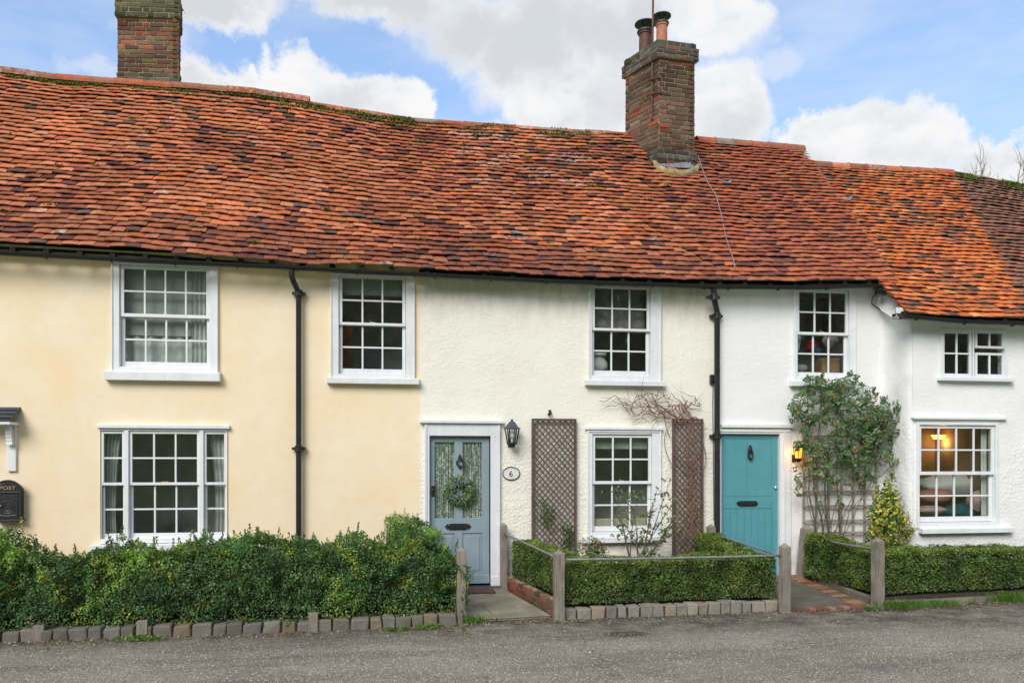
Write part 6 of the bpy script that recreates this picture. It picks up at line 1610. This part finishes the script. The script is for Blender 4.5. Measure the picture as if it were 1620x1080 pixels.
for (px0, py0, px1, py1) in ((1405, 790, 1410, 745), (1390, 790, 1386, 760), (1430, 845, 1448, 838), (1412, 770, 1413, 740)):
    for i in range(60): f_ = rs.random(); p = W(px0 + (px1 - px0) * f_, py0 + (py1 - py0) * f_, -.62); P.append(p + Vector([rs.gauss(0, .028 * (1.2 - f_)) for _ in range(3)])); C_.append(pal_var(rs, p, c))
leafcloud('leaves', P, [(0, -.6, .5)] * len(P), .038, C_, 'leaf', bv, spread=.6)
def pal_pieris(rs, p, c):
    return (.26, .07, .05) if (p.z > c.z + .04 and rs.random() < .4) else mixc((.07, .13, .04), (.17, .24, .06), rs.random())
c = W(938, 866, -.9); bush('shrub', (c.x, c.y, c.z - .02), .20, 520, .045, pal_pieris, 'small shrub with reddish tips behind the clipped hedge, left of the leggy shrub', sz=(1.15, .7, .85), seed=6, aspect=.4)
def pal_g(rs, p, c): return mixc((.05, .11, .03), (.12, .20, .05), rs.random())
c = W(865, 812, -.12); bush('climbing_plant', (c.x, -.11, c.z), .14, 110, .045, pal_g, 'upper sprig of green climber on the wide trellis', 'climbing plant', sz=(.9, .25, 1.5), seed=7, stems=3)
c = W(897, 846, -.12); bush('climbing_plant', (c.x, -.11, c.z), .14, 150, .045, pal_g, 'lower right sprig of green climber on the wide trellis', 'climbing plant', sz=(.75, .25, 1.6), seed=8, stems=3)
c = W(1262, 900, -.35); bush('garden_plant', (W(1287, 905, -.5).x, -.55, .22), .12, 160, .04, pal_g, 'small green plant at the foot of the leaning post by the white wall', 'plant', sz=(1.2, .8, .8), seed=12, stems=3)
# yellow flower
p = W(927, 881, -1.35); e_ = empty('flower', (p.x, p.y, p.z - .25), 'single yellow flower just above the clipped hedge', 'flower')
mb = MB()
for k_ in range(6):
    a = k_ * 1.047; mb.ball(p + Vector((.014 * math.cos(a), .014 * math.sin(a), 0)), .013, seg=8, rings=5, sc=(1, 1, 1.3))
mb.build('petals', 'yellow_petal', e_, smooth='all'); mb = MB(); mb.tube([p - Vector((0, 0, .3)), p], .004, 5); mb.build('stem', 'green_fabric', e_)

# weeds and grass tufts at the kerb
def tuft(gp, r, n, label, leaf=.05, grass=False, seed=1):
    rs = random.Random(seed); P = []; N_ = []; C_ = []
    mb = MB()
    for _ in range(n):
        a = rs.uniform(0, 6.28); q = gp + Vector((rs.gauss(0, r), rs.gauss(0, r * .3), 0)); h = rs.uniform(.4, 1) * leaf * (1.7 if grass else 1); t_ = q + Vector((rs.gauss(0, h * .6), rs.gauss(-.2, .4) * h, h)); w = .004 if grass else .012
        c = mixc((.06, .15, .02), (.14, .26, .04), rs.random()) + (0,); d = Vector((w, 0, 0)); m_ = q.lerp(t_, .55) + Vector((0, 0, h * .15))
        mb.add([q - d * .5, q + d * .5, m_ + d, m_ - d, t_], [(0, 1, 2, 3), (3, 2, 4)], c)
    return tag(mb.build('grass_tuft' if grass else 'weed', 'leaf'), label, 'grass tuft' if grass else 'weed', 'weeds along the kerb')
tuft(G(218, 1011, .01), .10, 170, 'green weed at the kerb below the left stub post', .05, seed=1)
tuft(G(625, 996, .01), .06, 70, 'small weed at the kerb left of the pair under the tall hedge', .04, seed=2)
tuft(G(680, 992, .01), .07, 90, 'small weed at the kerb just left of the post ending the tall hedge', .04, seed=3)
tuft(G(747, 984, .01), .06, 110, 'grass tuft at the road end of the stone slab path', .06, True, seed=4)
tuft(G(1425, 962, .01), .15, 420, 'grass tuft at the kerb right of the post by the teal door path', .07, True, seed=5)
tuft(G(1490, 958, .01), .16, 240, 'grass tuft in the middle of the low concrete kerb', .05, True, seed=6)
tuft(G(1598, 950, .01), .15, 420, 'grass tuft at the kerb near the right edge of the photo', .08, True, seed=7)
tuft(G(1378, 963, .02), .05, 60, 'tiny weed in the brick border at the road end of the teal door path', .03, seed=8)
# leaf litter along the kerb (nobody could count it)
rs = random.Random(31); P = []; C_ = []; N_ = []
pts = KL + [fl, fr, KM0, KM1] + KR
for _ in range(9000):
    k_ = rs.randint(0, len(pts) - 2); f_ = rs.random(); q = pts[k_].lerp(pts[k_ + 1], f_); o_ = -abs(rs.gauss(0, .13)) - .005
    if rs.random() < .16: o_ = -rs.uniform(0, 3.6)
    wgt = .5 + noise.noise(Vector((q.x * 1.2, 0, 0)))
    if rs.random() > wgt + .3: continue
    P.append((q.x, q.y + o_, .008)); N_.append((0, 0, 1)); C_.append(mixc((.12, .07, .045), (.36, .27, .17), rs.random()) if rs.random() < .85 else (.55, .50, .40))
lf = leafcloud('leaf_litter', P, N_, .027, C_, 'leaf', spread=.25, org=(0, -2.3, 0)); lf['kind'] = 'stuff'; lf['label'] = 'brown leaf litter and grit scattered along the kerb and road'
# loose chippings on the road
rs = random.Random(33); P = []; C_ = []
for _ in range(6000):
    P.append((rs.uniform(-8.5, 9.5), rs.uniform(-7.6, -2.2), .004)); C_.append(mixc((.16, .15, .13), (.50, .47, .38), rs.random() ** 2))
lf = leafcloud('road_chippings', P, [(0, -.3, 1)] * len(P), .011, C_, 'stone', spread=.3, aspect=.8, org=(0, -4, 0)); lf['kind'] = 'stuff'; lf['label'] = 'pale loose chippings over the dark road'

# ------------------------------------------------------------------ bare tree behind the right-hand roofs
rs = random.Random(8); bt = empty('bare_tree', (DP(1600, 400, 26).x, DP(1600, 400, 26).y, 0), 'leafless tree showing its twigs above the roof ridge at the far right', 'tree')
T0 = ORG[bt.name]; mb = MB(); o_ = []
mb.tube([T0, T0 + Vector((.1, 0, 3)), T0 + Vector((0, .1, 6.2))], [.22, .17, .11], 9); mb.build('trunk', 'bark', bt)
mb = MB()
for k_ in range(17):
    a = rs.uniform(0, 6.28); b = T0 + Vector((0, 0, rs.uniform(4.2, 6.2))); tx = rs.uniform(-1.5, 1.4); t_ = T0 + Vector((tx, rs.uniform(-.8, .8), rs.uniform(10.6, 11.6 + .8 * (tx + 1) / 2))); n = 10
    pts = [b.lerp(t_, i / n) + Vector((noise.noise(Vector((i * .5, k_, 0))) * .2, 0, 0)) for i in range(n + 1)]; mb.tube(pts, [.05 * (1 - .82 * i / n) for i in range(n + 1)], 5)
    for i in range(4, n + 1):
        for _ in range(3): twig(mb, pts[i], (rs.gauss(0, .5), rs.gauss(0, .5), 1), rs.uniform(.4, .95), .009, rs, 1, o_, .10, None, (2, 3), .04)
mb.build('crown', 'bark', bt)

# ------------------------------------------------------------------ the other side of the lane (seen only as reflections in the glass)
mb = MB()
for j in range(13):
    for i_ in range(31):
        x = -60 + 4 * i_; y = -15 - 1.9 * j; mb.v.append((x, y, -.02 + 7.5 * (j / 12) ** 1.1 + .5 * noise.noise(Vector((x * .1, y * .2, 0))) * min(1, j / 2))); mb.c.append((1, 1, 1, 0))
for j in range(12):
    for i_ in range(30): a = j * 31 + i_; mb.f.append((a, a + 31, a + 32, a + 1))
bk = mb.build('grass_bank', 'grass_field', org=(0, 0, 0), smooth='all'); bk['kind'] = 'structure'
rs = random.Random(77); P = []; N_ = []; C_ = []
for _ in range(15000):
    x = rs.uniform(-60, 60); h = 15 + 2.5 * noise.noise(Vector((x * .08, 0, 0))) + 1.2 * noise.noise(Vector((x * .4, 3, 0))); z = rs.random() ** .8 * h
    P.append((x, -38 + rs.uniform(-1.5, 1.5), z)); N_.append((0, 1, .4)); C_.append(mixc((.03, .05, .02), (.08, .11, .035), rs.random()))
w_ = leafcloud('unseen_trees', P, N_, 1.3, C_, 'leaf', spread=.6, aspect=.9, org=(0, -38, 0)); w_['kind'] = 'stuff'; w_['label'] = 'unseen line of trees behind the camera, added to darken the window reflections'  # unseen trees added tall enough to keep bright sky out of the panes
print('objects', len(bpy.data.objects), 'verts', sum(len(m.vertices) for m in bpy.data.meshes))
